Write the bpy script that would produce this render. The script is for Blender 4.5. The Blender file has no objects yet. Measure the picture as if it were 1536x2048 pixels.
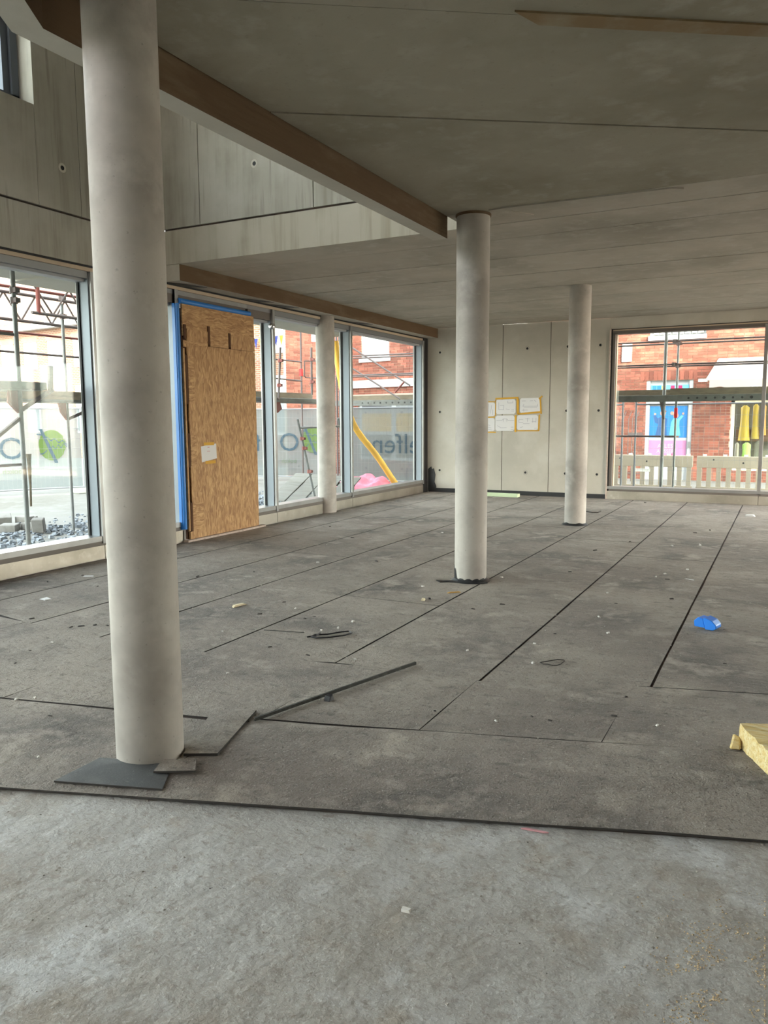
import bpy, bmesh, math, random
from mathutils import Vector, Matrix, noise as mnoise
random.seed(7)
SC = bpy.context.scene
COL = SC.collection

# ---------------------------------------------------------------- camera
CAM_H, YAW, PITCH, ROLL, FPX = 1.6, 0.4760, 0.1197, -0.0052, 1557.0
_cy, _sy, _cp, _sp = math.cos(YAW), math.sin(YAW), math.cos(PITCH), math.sin(PITCH)
_d = Vector((-_sy * _cp, _cy * _cp, -_sp)); _r0 = Vector((_cy, _sy, 0)); _u0 = _r0.cross(_d)
_r = _r0 * math.cos(ROLL) + _u0 * math.sin(ROLL); _u = -_r0 * math.sin(ROLL) + _u0 * math.cos(ROLL)
cam_data = bpy.data.cameras.new('camera'); cam = bpy.data.objects.new('camera', cam_data); COL.objects.link(cam)
cam.matrix_world = Matrix(((_r.x, _u.x, -_d.x, 0), (_r.y, _u.y, -_d.y, 0), (_r.z, _u.z, -_d.z, CAM_H), (0, 0, 0, 1)))
cam_data.sensor_fit = 'HORIZONTAL'; cam_data.sensor_width = 36.0; cam_data.lens = FPX * 36.0 / 1536.0
cam_data.clip_start = 0.05; cam_data.clip_end = 400
SC.camera = cam

# ---------------------------------------------------------------- sky, sun, exposure
SUN_DIR = Vector((0.68, -0.55, 0.50)).normalized()          # towards the sun
world = bpy.data.worlds.new('sky'); SC.world = world; world.use_nodes = True
wn = world.node_tree; bg = wn.nodes['Background']
sky = wn.nodes.new('ShaderNodeTexSky'); sky.sky_type = 'NISHITA'; sky.sun_disc = False
sky.sun_elevation = math.asin(SUN_DIR.z); sky.sun_rotation = math.atan2(SUN_DIR.x, SUN_DIR.y)
sky.air_density = 1.0; sky.dust_density = 2.2; sky.ozone_density = 1.0
hs = wn.nodes.new('ShaderNodeHueSaturation'); hs.inputs['Saturation'].default_value = 0.36; wn.links.new(sky.outputs[0], hs.inputs['Color']); wt = wn.nodes.new('ShaderNodeMix'); wt.data_type = 'RGBA'; wt.blend_type = 'MULTIPLY'; wt.inputs[0].default_value = 1.0; wt.inputs[7].default_value = (1.08, 1.0, 0.90, 1); wn.links.new(hs.outputs[0], wt.inputs[6]); wn.links.new(wt.outputs[2], bg.inputs[0]); bg.inputs[1].default_value = 0.34
sun_data = bpy.data.lights.new('sun', 'SUN'); sun_data.energy = 1.9; sun_data.angle = 0.009; sun_data.color = (1.0, 0.86, 0.66)
sun = bpy.data.objects.new('sun', sun_data); COL.objects.link(sun)
sun.rotation_euler = (-SUN_DIR).to_track_quat('-Z', 'Y').to_euler(); sun.location = (20, -30, 30)
SC.view_settings.view_transform = 'Standard'; SC.view_settings.look = 'None'
SC.view_settings.gamma = 1.0; SC.view_settings.use_curve_mapping = False
SC.view_settings.exposure = 3.3
SC.cycles.use_denoising = True
SC.cycles.max_bounces = 10; SC.cycles.diffuse_bounces = 7; SC.cycles.transparent_max_bounces = 24
SC.cycles.sample_clamp_indirect = 6.0

# ---------------------------------------------------------------- pixel -> place helpers (1536 x 2048 frame)
def ray(px, py): return _d + _r * ((px - 768) / FPX) - _u * ((py - 1024) / FPX)
def onz(px, py, z=0.0):
    q = ray(px, py); t = (z - CAM_H) / q.z; return Vector((q.x * t, q.y * t, z))
def onx(px, py, x):
    q = ray(px, py); t = x / q.x; return Vector((x, q.y * t, CAM_H + q.z * t))
def ony(px, py, y):
    q = ray(px, py); t = y / q.y; return Vector((q.x * t, y, CAM_H + q.z * t))

# ---------------------------------------------------------------- materials
MATS = {}
def rgb(*c): return (c[0], c[1], c[2], 1.0)
def mat(name, base, rough=0.8, metal=0.0, over=(), bump=(), coord='world', spec=0.4, sheen=0.0, transl=0.0, rnd=0.0, alpha=1.0, emit=0.0):
    """over: (scale, detail, colour, lo, hi, (sx,sy,sz)) noise layers; bump: (scale, strength, distance, (sx,sy,sz))"""
    if name in MATS: return MATS[name]
    m = bpy.data.materials.new(name); m.use_nodes = True; nt = m.node_tree; L = nt.links
    b = nt.nodes['Principled BSDF']; out = nt.nodes['Material Output']
    b.inputs['Roughness'].default_value = rough; b.inputs['Metallic'].default_value = metal
    b.inputs['Specular IOR Level'].default_value = spec
    if sheen: b.inputs['Sheen Weight'].default_value = sheen; b.inputs['Sheen Roughness'].default_value = .45; b.inputs['Sheen Tint'].default_value = (1, .92, .82, 1)
    if coord == 'world': src = nt.nodes.new('ShaderNodeNewGeometry').outputs['Position']
    else: src = nt.nodes.new('ShaderNodeTexCoord').outputs['Object']
    def nz(scale, detail, st):
        v = src
        if st:
            mp = nt.nodes.new('ShaderNodeVectorMath'); mp.operation = 'MULTIPLY'; mp.inputs[1].default_value = st
            L.new(src, mp.inputs[0]); v = mp.outputs[0]
        n = nt.nodes.new('ShaderNodeTexNoise'); n.inputs['Scale'].default_value = scale
        n.inputs['Detail'].default_value = detail; n.inputs['Roughness'].default_value = 0.6; L.new(v, n.inputs['Vector'])
        return n.outputs['Fac']
    colr = nt.nodes.new('ShaderNodeRGB'); colr.outputs[0].default_value = rgb(*base); col = colr.outputs[0]
    for o in over:
        sc, de, c2, lo, hi = o[:5]; st = o[5] if len(o) > 5 else None; amt = o[6] if len(o) > 6 else 1.0
        mr = nt.nodes.new('ShaderNodeMapRange'); mr.inputs[1].default_value = lo; mr.inputs[2].default_value = hi
        mr.inputs[4].default_value = amt; L.new(nz(sc, de, st), mr.inputs[0])
        mx = nt.nodes.new('ShaderNodeMix'); mx.data_type = 'RGBA'
        L.new(mr.outputs[0], mx.inputs[0]); L.new(col, mx.inputs[6]); mx.inputs[7].default_value = rgb(*c2); col = mx.outputs[2]
    if rnd > 0:
        oi = nt.nodes.new('ShaderNodeObjectInfo'); ge = nt.nodes.new('ShaderNodeNewGeometry')
        ad = nt.nodes.new('ShaderNodeMath'); L.new(oi.outputs['Random'], ad.inputs[0]); L.new(ge.outputs['Random Per Island'], ad.inputs[1])
        fr = nt.nodes.new('ShaderNodeMath'); fr.operation = 'FRACT'; L.new(ad.outputs[0], fr.inputs[0])
        mr = nt.nodes.new('ShaderNodeMapRange'); mr.inputs[3].default_value = 1 - rnd; mr.inputs[4].default_value = 1 + rnd
        L.new(fr.outputs[0], mr.inputs[0])
        hs = nt.nodes.new('ShaderNodeHueSaturation'); L.new(col, hs.inputs['Color']); L.new(mr.outputs[0], hs.inputs['Value']); col = hs.outputs[0]
    L.new(col, b.inputs['Base Color'])
    if bump:
        prev = None
        for bp in bump:
            bn = nt.nodes.new('ShaderNodeBump'); bn.inputs['Strength'].default_value = bp[1]; bn.inputs['Distance'].default_value = bp[2]
            L.new(nz(bp[0], 4, bp[3] if len(bp) > 3 else None), bn.inputs['Height'])
            if prev: L.new(prev, bn.inputs['Normal'])
            prev = bn.outputs[0]
        L.new(prev, b.inputs['Normal'])
    sh = b.outputs[0]
    if transl > 0:
        t = nt.nodes.new('ShaderNodeBsdfTranslucent'); L.new(col, t.inputs[0]); mx = nt.nodes.new('ShaderNodeMixShader'); mx.inputs[0].default_value = transl
        L.new(sh, mx.inputs[1]); L.new(t.outputs[0], mx.inputs[2]); sh = mx.outputs[0]
    if alpha < 1:
        t = nt.nodes.new('ShaderNodeBsdfTransparent'); mx = nt.nodes.new('ShaderNodeMixShader'); mx.inputs[0].default_value = alpha
        L.new(t.outputs[0], mx.inputs[1]); L.new(sh, mx.inputs[2]); sh = mx.outputs[0]
    L.new(sh, out.inputs[0]); MATS[name] = m
    return m

def glass_mat(name, tint, refl=1.0):
    m = bpy.data.materials.new(name); m.use_nodes = True; nt = m.node_tree; L = nt.links
    nt.nodes.remove(nt.nodes['Principled BSDF']); out = nt.nodes['Material Output']
    t = nt.nodes.new('ShaderNodeBsdfTransparent'); t.inputs[0].default_value = rgb(*tint)
    g = nt.nodes.new('ShaderNodeBsdfGlossy'); g.inputs['Roughness'].default_value = 0.02
    f = nt.nodes.new('ShaderNodeLayerWeight'); pw = nt.nodes.new('ShaderNodeMath'); pw.operation = 'POWER'; pw.inputs[1].default_value = 5.0; L.new(f.outputs['Facing'], pw.inputs[0])
    k = nt.nodes.new('ShaderNodeMath'); k.operation = 'MULTIPLY_ADD'; k.inputs[1].default_value = .6 * refl; k.inputs[2].default_value = .035 * refl; L.new(pw.outputs[0], k.inputs[0])
    mx = nt.nodes.new('ShaderNodeMixShader'); L.new(k.outputs[0], mx.inputs[0]); L.new(t.outputs[0], mx.inputs[1]); L.new(g.outputs[0], mx.inputs[2])
    L.new(mx.outputs[0], out.inputs[0]); MATS[name] = m
    return m

def osb_mat(name, along):
    m = bpy.data.materials.new(name); m.use_nodes = True; nt = m.node_tree; L = nt.links; b = nt.nodes['Principled BSDF']
    b.inputs['Roughness'].default_value = 0.65
    pos = nt.nodes.new('ShaderNodeNewGeometry').outputs['Position']
    nz = nt.nodes.new('ShaderNodeTexNoise'); nz.inputs['Scale'].default_value = 5.0; nz.inputs['Detail'].default_value = 3; L.new(pos, nz.inputs['Vector'])
    dist = nt.nodes.new('ShaderNodeVectorMath'); dist.operation = 'MULTIPLY_ADD'; L.new(nz.outputs['Color'], dist.inputs[0]); dist.inputs[1].default_value = (0.0, .10, .10); L.new(pos, dist.inputs[2])
    col = None
    for k, (st, sc) in enumerate((((8, 62, 9) if along == 'z' else (8, 9, 62), 1.0), ((8, 42, 13) if along == 'z' else (8, 13, 42), 1.2))):
        mp = nt.nodes.new('ShaderNodeVectorMath'); mp.operation = 'MULTIPLY'; mp.inputs[1].default_value = [a * sc for a in st]; L.new(dist.outputs[0], mp.inputs[0])
        v = nt.nodes.new('ShaderNodeTexVoronoi'); v.inputs['Scale'].default_value = 1.0; L.new(mp.outputs[0], v.inputs['Vector'])
        sx = nt.nodes.new('ShaderNodeSeparateColor'); L.new(v.outputs['Color'], sx.inputs[0])
        r = nt.nodes.new('ShaderNodeValToRGB'); e = r.color_ramp.elements
        e[0].color = rgb(.30, .15, .058); e[1].color = rgb(.60, .375, .175); e[0].position = .05; e[1].position = .95
        x = r.color_ramp.elements.new(.55); x.color = rgb(.44, .25, .105)
        L.new(sx.outputs[k], r.inputs[0])
        if col is None: col = r.outputs[0]
        else:
            mx = nt.nodes.new('ShaderNodeMix'); mx.data_type = 'RGBA'; mx.inputs[0].default_value = .5
            L.new(col, mx.inputs[6]); L.new(r.outputs[0], mx.inputs[7]); col = mx.outputs[2]
    L.new(col, b.inputs['Base Color']); MATS[name] = m
    return m

def brick_tex_mat(name, c1, c2, mortar, rot):
    m = bpy.data.materials.new(name); m.use_nodes = True; nt = m.node_tree; L = nt.links; b = nt.nodes['Principled BSDF']
    b.inputs['Roughness'].default_value = 0.9
    tc = nt.nodes.new('ShaderNodeNewGeometry').outputs['Position']
    mp = nt.nodes.new('ShaderNodeMapping'); mp.inputs['Rotation'].default_value = (0, 0, -rot); L.new(tc, mp.inputs[0])
    sp = nt.nodes.new('ShaderNodeSeparateXYZ'); L.new(mp.outputs[0], sp.inputs[0]); cb = nt.nodes.new('ShaderNodeCombineXYZ')
    L.new(sp.outputs[0], cb.inputs[0]); L.new(sp.outputs[2], cb.inputs[1])
    br = nt.nodes.new('ShaderNodeTexBrick'); br.inputs['Color1'].default_value = rgb(*c1); br.inputs['Color2'].default_value = rgb(*c2); br.inputs['Mortar'].default_value = rgb(*mortar)
    br.inputs['Scale'].default_value = 1.0; br.inputs['Mortar Size'].default_value = .011; br.inputs['Brick Width'].default_value = .25; br.inputs['Row Height'].default_value = .0775
    L.new(cb.outputs[0], br.inputs['Vector']); L.new(br.outputs[0], b.inputs['Base Color']); MATS[name] = m
    return m

CON_A = (.395, .375, .325)
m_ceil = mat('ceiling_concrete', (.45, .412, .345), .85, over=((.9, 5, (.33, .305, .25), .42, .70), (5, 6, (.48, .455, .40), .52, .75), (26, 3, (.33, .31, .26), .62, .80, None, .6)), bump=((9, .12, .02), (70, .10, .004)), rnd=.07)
m_ceil_near = mat('shaded_olive_ceiling_concrete', (.335, .31, .245), .85, over=((.8, 5, (.25, .225, .165), .45, .68), (5, 6, (.38, .355, .295), .52, .75), (26, 3, (.24, .22, .17), .62, .80, None, .6)), bump=((9, .15, .02), (70, .12, .004)))  # olive slab tone, base colour also lowered to carry its shade
m_wall = mat('wall_concrete', (.50, .475, .41), .85, over=((.8, 5, (.42, .40, .345), .42, .70), (1.2, 6, (.56, .545, .49), .50, .75), (30, 3, (.40, .385, .33), .64, .82, None, .5)), bump=((12, .08, .02), (90, .08, .003)))
m_board = mat('board_marked_concrete', (.375, .36, .31), .9, over=((6, 4, (.27, .255, .21), .45, .70, (1, 1, .07)), (1.0, 5, (.44, .425, .375), .45, .70), (18, 4, (.24, .225, .185), .58, .72, (1, 1, .05), .7)), bump=((14, .25, .02, (1, 1, .08)), (80, .1, .004)))
m_brown = mat('formwork_stained_concrete', (.125, .078, .042), .9, over=((3, 5, (.20, .145, .09), .48, .68, (.6, .25, 1)), (9, 4, (.13, .08, .042), .5, .7, (1, .25, 2))), bump=((14, .3, .02, (1, .2, 2)),))
m_column = mat('column_concrete', (.50, .465, .418), .68, over=((1.6, 5, (.36, .33, .295), .42, .62), (4, 6, (.55, .52, .475), .54, .76), (12, 5, (.40, .37, .33), .56, .72, (1, 1, .6), .6), (45, 3, (.26, .24, .21), .66, .76, None, .8)), bump=((20, .06, .02), (120, .06, .003)), spec=.45)
m_screed = mat('bare_screed', (.40, .388, .362), .88, over=((.6, 6, (.31, .28, .242), .45, .60), (2.3, 6, (.48, .478, .465), .50, .64), (5, 6, (.33, .285, .235), .56, .69, None, .7), (14, 6, (.27, .238, .203), .57, .67, (1, 1.6, 1), .65), (38, 5, (.27, .24, .21), .55, .68, (1, 1.4, 1), .6), (95, 3, (.60, .59, .57), .57, .72, None, .45)), bump=((4, .35, .05), (15, .26, .03, (1, 1.6, 1)), (40, .30, .014), (100, .35, .006)))
m_felt = mat('dusty_roofing_felt', (.185, .160, .139), .92, over=((.55, 5, (.29, .255, .218), .42, .60), (1.3, 6, (.095, .086, .079), .50, .64), (2.6, 6, (.35, .308, .262), .54, .68), (6, 6, (.30, .268, .232), .55, .72, None, .85), (9, 6, (.105, .094, .085), .57, .72, (.8, 1.3, 1), .8), (45, 3, (.09, .081, .073), .58, .72, None, .8), (110, 2, (.44, .405, .36), .60, .74, None, .75)), bump=((2.2, .6, .08, (.7, 1.8, 1)), (9, .5, .035), (30, .7, .018), (100, .9, .008)), sheen=.09)
m_felt_dark = mat('fresh_dark_felt', (.085, .088, .09), .85, over=((3, 5, (.15, .15, .148), .48, .7), (60, 3, (.22, .215, .20), .62, .8, None, .7)), bump=((40, .3, .006), (140, .4, .003)))
m_felt_edge = mat('felt_underside', (.05, .045, .042), .9)
m_joint_dark = mat('dark_joint_backing', (.050, .036, .030), .8, over=((5, 4, (.10, .06, .045), .5, .7),))  # dark backing seen through felt seams and wall joints
m_bitumen = mat('black_bitumen', (.018, .019, .021), .45, bump=((30, .4, .01),), spec=.5)
m_alu = mat('anodised_aluminium', (.36, .36, .355), .38, .7, over=((3, 3, (.29, .29, .285), .4, .7),))
m_alu_side = mat('aluminium_profile_side', (.24, .275, .31), .42, .3)
m_alu_dark = mat('grey_brown_profile', (.155, .135, .12), .5, .3)
m_alu_mid = mat('grey_head_profile', (.26, .265, .27), .45, .5)
m_sheet = mat('base_sheet_metal', (.58, .54, .47), .34, .8, over=((1.3, 4, (.42, .385, .32), .42, .66), (9, 4, (.66, .63, .58), .56, .74, None, .6)), bump=((2.2, .10, .05),))
m_gasket = mat('black_gasket', (.012, .012, .013), .6)
m_glass = glass_mat('window_glass', (.90, .955, .95), 1.0)
m_frame_blue = mat('dark_window_frame', (.10, .115, .14), .5, .2)
m_white = mat('white_frame_paint', (.38, .395, .41), .5)
m_foil = mat('blue_protective_foil', (.02, .19, .58), .35, spec=.6)
m_osb_v = osb_mat('osb_board_upright', 'z'); m_osb_h = osb_mat('osb_board_level', 'y')
m_dark_slot = mat('dark_timber_gap', (.10, .045, .022), .9)
m_mortar_sill = mat('mortar_bed', (.55, .46, .40), .95, over=((18, 4, (.40, .32, .27), .5, .7),), bump=((60, .5, .01),))
m_paper = mat('paper', (.70, .70, .70), .8)
m_ink = mat('drawing_ink', (.42, .42, .46), .8); m_ink_red = mat('red_ink', (.62, .40, .42), .8)
m_tape = mat('yellow_tape', (.62, .34, .03), .6)
m_dark_plastic = mat('dark_plastic', (.022, .022, .026), .45)
m_chrome = mat('chrome', (.75, .76, .78), .12, 1.0)
m_crumb_pale = mat('pale_mortar_crumb', (.68, .66, .62), .9, coord='object', rnd=.2)
m_crumb_dark = mat('dark_debris_chip', (.055, .048, .044), .9, coord='object', rnd=.4)
m_crumb_grey = mat('grey_grit', (.34, .315, .275), .95, coord='object', rnd=.45)
m_sand = mat('spilled_sand', (.50, .38, .23), .95, coord='object', rnd=.35)
m_wood = mat('raw_wood', (.60, .36, .10), .7); m_foam = mat('pale_foam', (.72, .62, .42), .9)
m_blue = mat('bright_blue_plastic', (.012, .21, .80), .4, spec=.5)
m_green_foam = mat('pale_green_foam', (.62, .74, .50), .85)
m_wool = mat('mineral_wool', (.80, .60, .26), .95, over=((14, 5, (.90, .78, .48), .42, .66, (.4, 3, 3)), (30, 4, (.58, .38, .12), .54, .72, (.3, 3, 3))), bump=((40, .8, .02, (.4, 3, 3)),), coord='object')
m_wool_skin = mat('brown_wool_facing', (.16, .05, .018), .8)
m_steel = mat('grey_steel_profile', (.030, .031, .026), .6, 0, over=((20, 3, (.07, .07, .058), .5, .7),))
m_galv = mat('galvanised_tube', (.22, .227, .225), .5, .45, coord='object', over=((9, 4, (.17, .17, .165), .45, .7),))
m_galv_dark = mat('weathered_scaffold_tube', (.13, .11, .108), .6, .25, coord='object', over=((9, 4, (.16, .105, .097), .45, .7),))
m_deck = mat('scaffold_deck_steel', (.15, .153, .143), .6, .3, coord='object', over=((7, 4, (.11, .105, .092), .45, .7),))
m_deckwood = mat('scaffold_toe_board', (.20, .16, .11), .8, coord='object', over=((5, 4, (.13, .105, .075), .45, .7, (1, 1, 6)),))
m_redsteel = mat('red_painted_steel', (.20, .052, .042), .6, .1); m_redmark = mat('red_marking', (.8, .03, .03), .6)
m_ground = mat('pale_paving_ground', (.165, .162, .15), .95, over=((.6, 5, (.13, .126, .11), .42, .66), (4, 5, (.19, .188, .178), .5, .72)), bump=((14, .3, .03),))
m_gravel = mat('blue_grey_gravel', (.17, .19, .215), .9, coord='object', rnd=.55)
m_stone = mat('concrete_paving_block', (.20, .192, .18), .95, coord='object', over=((8, 5, (.15, .142, .127), .45, .7),), bump=((40, .3, .01),))
m_fencefoot = mat('recycled_fence_foot', (.36, .37, .32), .95, coord='object')
m_banner = mat('banner_fabric', (.155, .178, .182), .85, transl=.4, alpha=.86)
m_print = mat('banner_print_blue', (.05, .09, .125), .85, transl=.4); m_print_green = mat('banner_print_green', (.105, .17, .038), .85, transl=.4)
m_print_pale = mat('banner_print_pale_green', (.10, .15, .10), .85, transl=.4)
m_wire = mat('fence_wire', (.20, .21, .225), .5, .4)
m_barrier = mat('beige_plastic_barrier', (.42, .36, .285), .7, coord='object')
m_barrier_white = mat('reflective_white', (.80, .79, .77), .6)
m_brick = mat('red_brick', (.205, .066, .044), .92, coord='world', over=((30, 4, (.18, .062, .046), .45, .7), (3.1, 3, (.28, .115, .078), .52, .72)), rnd=.35)
m_mortar = mat('pale_mortar_joint', (.42, .345, .275), .95)
m_brick_far = brick_tex_mat('far_brick', (.16, .062, .036), (.12, .047, .03), (.22, .18, .13), -.128)
m_rooftile = mat('roof_tiles', (.20, .12, .08), .9, over=((3, 3, (.16, .09, .06), .4, .7),))
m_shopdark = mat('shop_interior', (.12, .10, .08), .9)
m_yellow_cloth = mat('yellow_clothes', (.55, .34, .06), .9); m_orange_cloth = mat('orange_clothes', (.65, .25, .06), .9)
m_green_cloth = mat('lime_dress', (.42, .62, .14), .9); m_grey_cloth = mat('grey_brown_clothes', (.30, .24, .20), .9)
m_poster_blue = mat('poster_blue', (.025, .17, .46), .5); m_poster_pink = mat('poster_pink', (.42, .18, .34), .5); m_poster_red = mat('poster_red', (.50, .02, .10), .5)
m_skin = mat('printed_skin', (.46, .24, .18), .6); m_navy = mat('printed_blue_coat', (.03, .085, .22), .6); m_teal = mat('printed_teal_dress', (.10, .33, .36), .6); m_hair = mat('printed_brown_hair', (.16, .08, .05), .6)
m_lightblue = mat('light_blue_panel', (.12, .34, .52), .5); m_yellow = mat('yellow_panel', (.85, .62, .10), .6)
m_awning = mat('white_awning_cloth', (.38, .345, .32), .85, transl=.25)
m_hose = mat('yellow_hose', (.86, .47, .055), .5, spec=.5); m_tarp = mat('pink_tarpaulin', (.68, .17, .25), .7, coord='object', over=((3, 4, (.80, .30, .40), .45, .65), (5, 4, (.42, .08, .13), .55, .75)))
m_board = m_board
m_plank = mat('grey_formwork_board', (.17, .167, .148), .8, coord='object', over=((4, 4, (.12, .114, .093), .4, .7, (.3, 4, 4)),))
m_flag = {'red': mat('pennant_red', (.22, .010, .016), .8, transl=.3), 'blue': mat('pennant_blue', (.012, .02, .13), .8, transl=.3), 'yellow': mat('pennant_yellow', (.26, .18, .02), .8, transl=.3), 'white': mat('pennant_white', (.30, .30, .30), .8, transl=.3)}
m_curtain = mat('pale_curtain', (.46, .45, .41), .9); m_pane = mat('dark_window_pane', (.13, .15, .17), .15, spec=.7)

# ---------------------------------------------------------------- mesh builder
WL = {}                                       # world location of every object by name
class MB:
    def __init__(s): s.v = []; s.f = []; s.mi = []; s.cur = 0
    def add(s, vs, fs):
        n = len(s.v); s.v += [Vector(p) for p in vs]; s.f += [tuple(i + n for i in f) for f in fs]; s.mi += [s.cur] * len(fs); return s
    def box(s, x0, x1, y0, y1, z0, z1):
        return s.add([(x0, y0, z0), (x1, y0, z0), (x1, y1, z0), (x0, y1, z0), (x0, y0, z1), (x1, y0, z1), (x1, y1, z1), (x0, y1, z1)],
                     [(0, 3, 2, 1), (4, 5, 6, 7), (0, 1, 5, 4), (1, 2, 6, 5), (2, 3, 7, 6), (3, 0, 4, 7)])
    def beam(s, p, q, w, h, up=(0, 0, 1)):
        p, q = Vector(p), Vector(q); d = (q - p).normalized(); up = Vector(up)
        if abs(d.dot(up)) > .98: up = Vector((1, 0, 0))
        a = d.cross(up).normalized() * (w / 2); b = a.cross(d).normalized() * (h / 2); vs = []
        for c in (p, q): vs += [c - a - b, c + a - b, c + a + b, c - a + b]
        return s.add(vs, [(0, 1, 2, 3), (7, 6, 5, 4), (0, 4, 5, 1), (1, 5, 6, 2), (2, 6, 7, 3), (3, 7, 4, 0)])
    def tube(s, pts, r, seg=8, cap=True):
        pts = [Vector(p) for p in pts]; n = len(pts); rings = []
        for i, p in enumerate(pts):
            d = (pts[min(i + 1, n - 1)] - pts[max(i - 1, 0)]).normalized()
            up = Vector((0, 0, 1)) if abs(d.z) < .9 else Vector((1, 0, 0))
            a = d.cross(up).normalized(); b = a.cross(d).normalized(); rr = r[i] if isinstance(r, (list, tuple)) else r
            rings.append([p + a * (rr * math.cos(2 * math.pi * k / seg)) + b * (rr * math.sin(2 * math.pi * k / seg)) for k in range(seg)])
        vs = [p for R in rings for p in R]; fs = []
        for i in range(n - 1):
            for k in range(seg):
                k2 = (k + 1) % seg; fs.append((i * seg + k, i * seg + k2, (i + 1) * seg + k2, (i + 1) * seg + k))
        if cap: fs += [tuple(range(seg - 1, -1, -1)), tuple((n - 1) * seg + k for k in range(seg))]
        return s.add(vs, fs)
    def lathe(s, c, prof, seg=48):
        vs = []; fs = []; n = len(prof)
        for r, z in prof: vs += [(c[0] + r * math.cos(2 * math.pi * k / seg), c[1] + r * math.sin(2 * math.pi * k / seg), z) for k in range(seg)]
        for i in range(n - 1):
            for k in range(seg):
                k2 = (k + 1) % seg; fs.append((i * seg + k, i * seg + k2, (i + 1) * seg + k2, (i + 1) * seg + k))
        fs += [tuple(range(seg - 1, -1, -1)), tuple((n - 1) * seg + k for k in range(seg))]
        return s.add(vs, fs)
    def prism(s, poly, z0, z1):
        n = len(poly); vs = [(p[0], p[1], z0) for p in poly] + [(p[0], p[1], z1) for p in poly]
        return s.add(vs, [tuple(range(n - 1, -1, -1)), tuple(range(n, 2 * n))] + [(i, (i + 1) % n, n + (i + 1) % n, n + i) for i in range(n)])
    def slab(s, pts, nrm, t):
        """planar polygon pts (3D) given thickness t along nrm"""
        n = len(pts); o = Vector(nrm).normalized() * t; vs = [Vector(p) for p in pts] + [Vector(p) + o for p in pts]
        return s.add(vs, [tuple(range(n - 1, -1, -1)), tuple(range(n, 2 * n))] + [(i, (i + 1) % n, n + (i + 1) % n, n + i) for i in range(n)])
    def rock(s, c, sx, sy, sz, rnd=random, jit=.25):
        a = rnd.random() * 6.28; ca, sa = math.cos(a), math.sin(a); vs = []
        for z in (0, 1):
            for x, y in ((-1, -1), (1, -1), (1, 1), (-1, 1)):
                k = (1 if z == 0 else .75); x2 = x * sx * k * (1 + rnd.uniform(-jit, jit)); y2 = y * sy * k * (1 + rnd.uniform(-jit, jit))
                vs.append((c[0] + x2 * ca - y2 * sa, c[1] + x2 * sa + y2 * ca, c[2] + (0 if z == 0 else sz * (1 + rnd.uniform(-jit, jit)))))
        return s.add(vs, [(0, 3, 2, 1), (4, 5, 6, 7), (0, 1, 5, 4), (1, 2, 6, 5), (2, 3, 7, 6), (3, 0, 4, 7)])
    def build(s, name, m, parent=None, smooth=False, bevel=0, recalc=True, kind=None):
        xs = [p.x for p in s.v]; ys = [p.y for p in s.v]; zs = [p.z for p in s.v]
        loc = Vector(((min(xs) + max(xs)) / 2, (min(ys) + max(ys)) / 2, min(zs)))
        me = bpy.data.meshes.new(name); me.from_pydata([tuple(p - loc) for p in s.v], [], s.f)
        for mm in (m if isinstance(m, (list, tuple)) else [m]): me.materials.append(mm)
        if max(s.mi) > 0: me.polygons.foreach_set('material_index', s.mi)
        if recalc:
            bm = bmesh.new(); bm.from_mesh(me); bmesh.ops.recalc_face_normals(bm, faces=bm.faces)
            if bevel: bmesh.ops.bevel(bm, geom=[e for e in bm.edges], offset=bevel, segments=1, affect='EDGES', clamp_overlap=True)
            bm.to_mesh(me); bm.free()
        if smooth:
            me.polygons.foreach_set('use_smooth', [True] * len(me.polygons))
            try: me.set_sharp_from_angle(angle=math.radians(40))
            except Exception: pass
        me.update()
        return link(bpy.data.objects.new(name, me), loc, parent, kind)
def link(o, loc, parent=None, kind=None):
    COL.objects.link(o); loc = Vector(loc); WL[o.name] = loc
    if parent is not None: o.parent = parent; o.location = loc - WL[parent.name]
    else: o.location = loc
    if kind: o['kind'] = kind
    return o
def empty(name, loc, kind=None, parent=None):
    o = bpy.data.objects.new(name, None); o.empty_display_size = .1; return link(o, loc, parent, kind)
def tag(o, label, cat, group=None):
    o['label'] = label; o['category'] = cat
    if group: o['group'] = group
    return o
def struct(o, label=None):
    o['kind'] = 'structure'
    if label: o['label'] = label
    return o
def B(name, m, x0, x1, y0, y1, z0, z1, parent=None, bevel=0): return MB().box(x0, x1, y0, y1, z0, z1).build(name, m, parent, bevel=bevel)
def share(name, me, loc, rz, parent, scale=None):
    o = bpy.data.objects.new(name, me); link(o, loc, parent); o.rotation_euler = (0, 0, rz)
    if scale: o.scale = scale
    return o
def clip(poly, n, c, keep_ge=True):
    out = []; s = 1 if keep_ge else -1
    for i in range(len(poly)):
        a, b = poly[i], poly[(i + 1) % len(poly)]; da = s * (n[0] * a[0] + n[1] * a[1] - c); db = s * (n[0] * b[0] + n[1] * b[1] - c)
        if da >= 0: out.append(a)
        if (da >= 0) != (db >= 0):
            t = da / (da - db); out.append((a[0] + (b[0] - a[0]) * t, a[1] + (b[1] - a[1]) * t))
    return out
def text_mesh(body, size, mirror=False):
    cu = bpy.data.curves.new('t', 'FONT'); cu.body = body; cu.size = size; cu.resolution_u = 3
    o = bpy.data.objects.new('t', cu); COL.objects.link(o); bpy.context.view_layer.update()
    me = bpy.data.meshes.new_from_object(o.evaluated_get(bpy.context.evaluated_depsgraph_get()))
    vs = [v.co.copy() for v in me.vertices]; fs = [tuple(p.vertices) for p in me.polygons]
    bpy.data.objects.remove(o); bpy.data.curves.remove(cu); bpy.data.meshes.remove(me)
    return vs, fs

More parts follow.
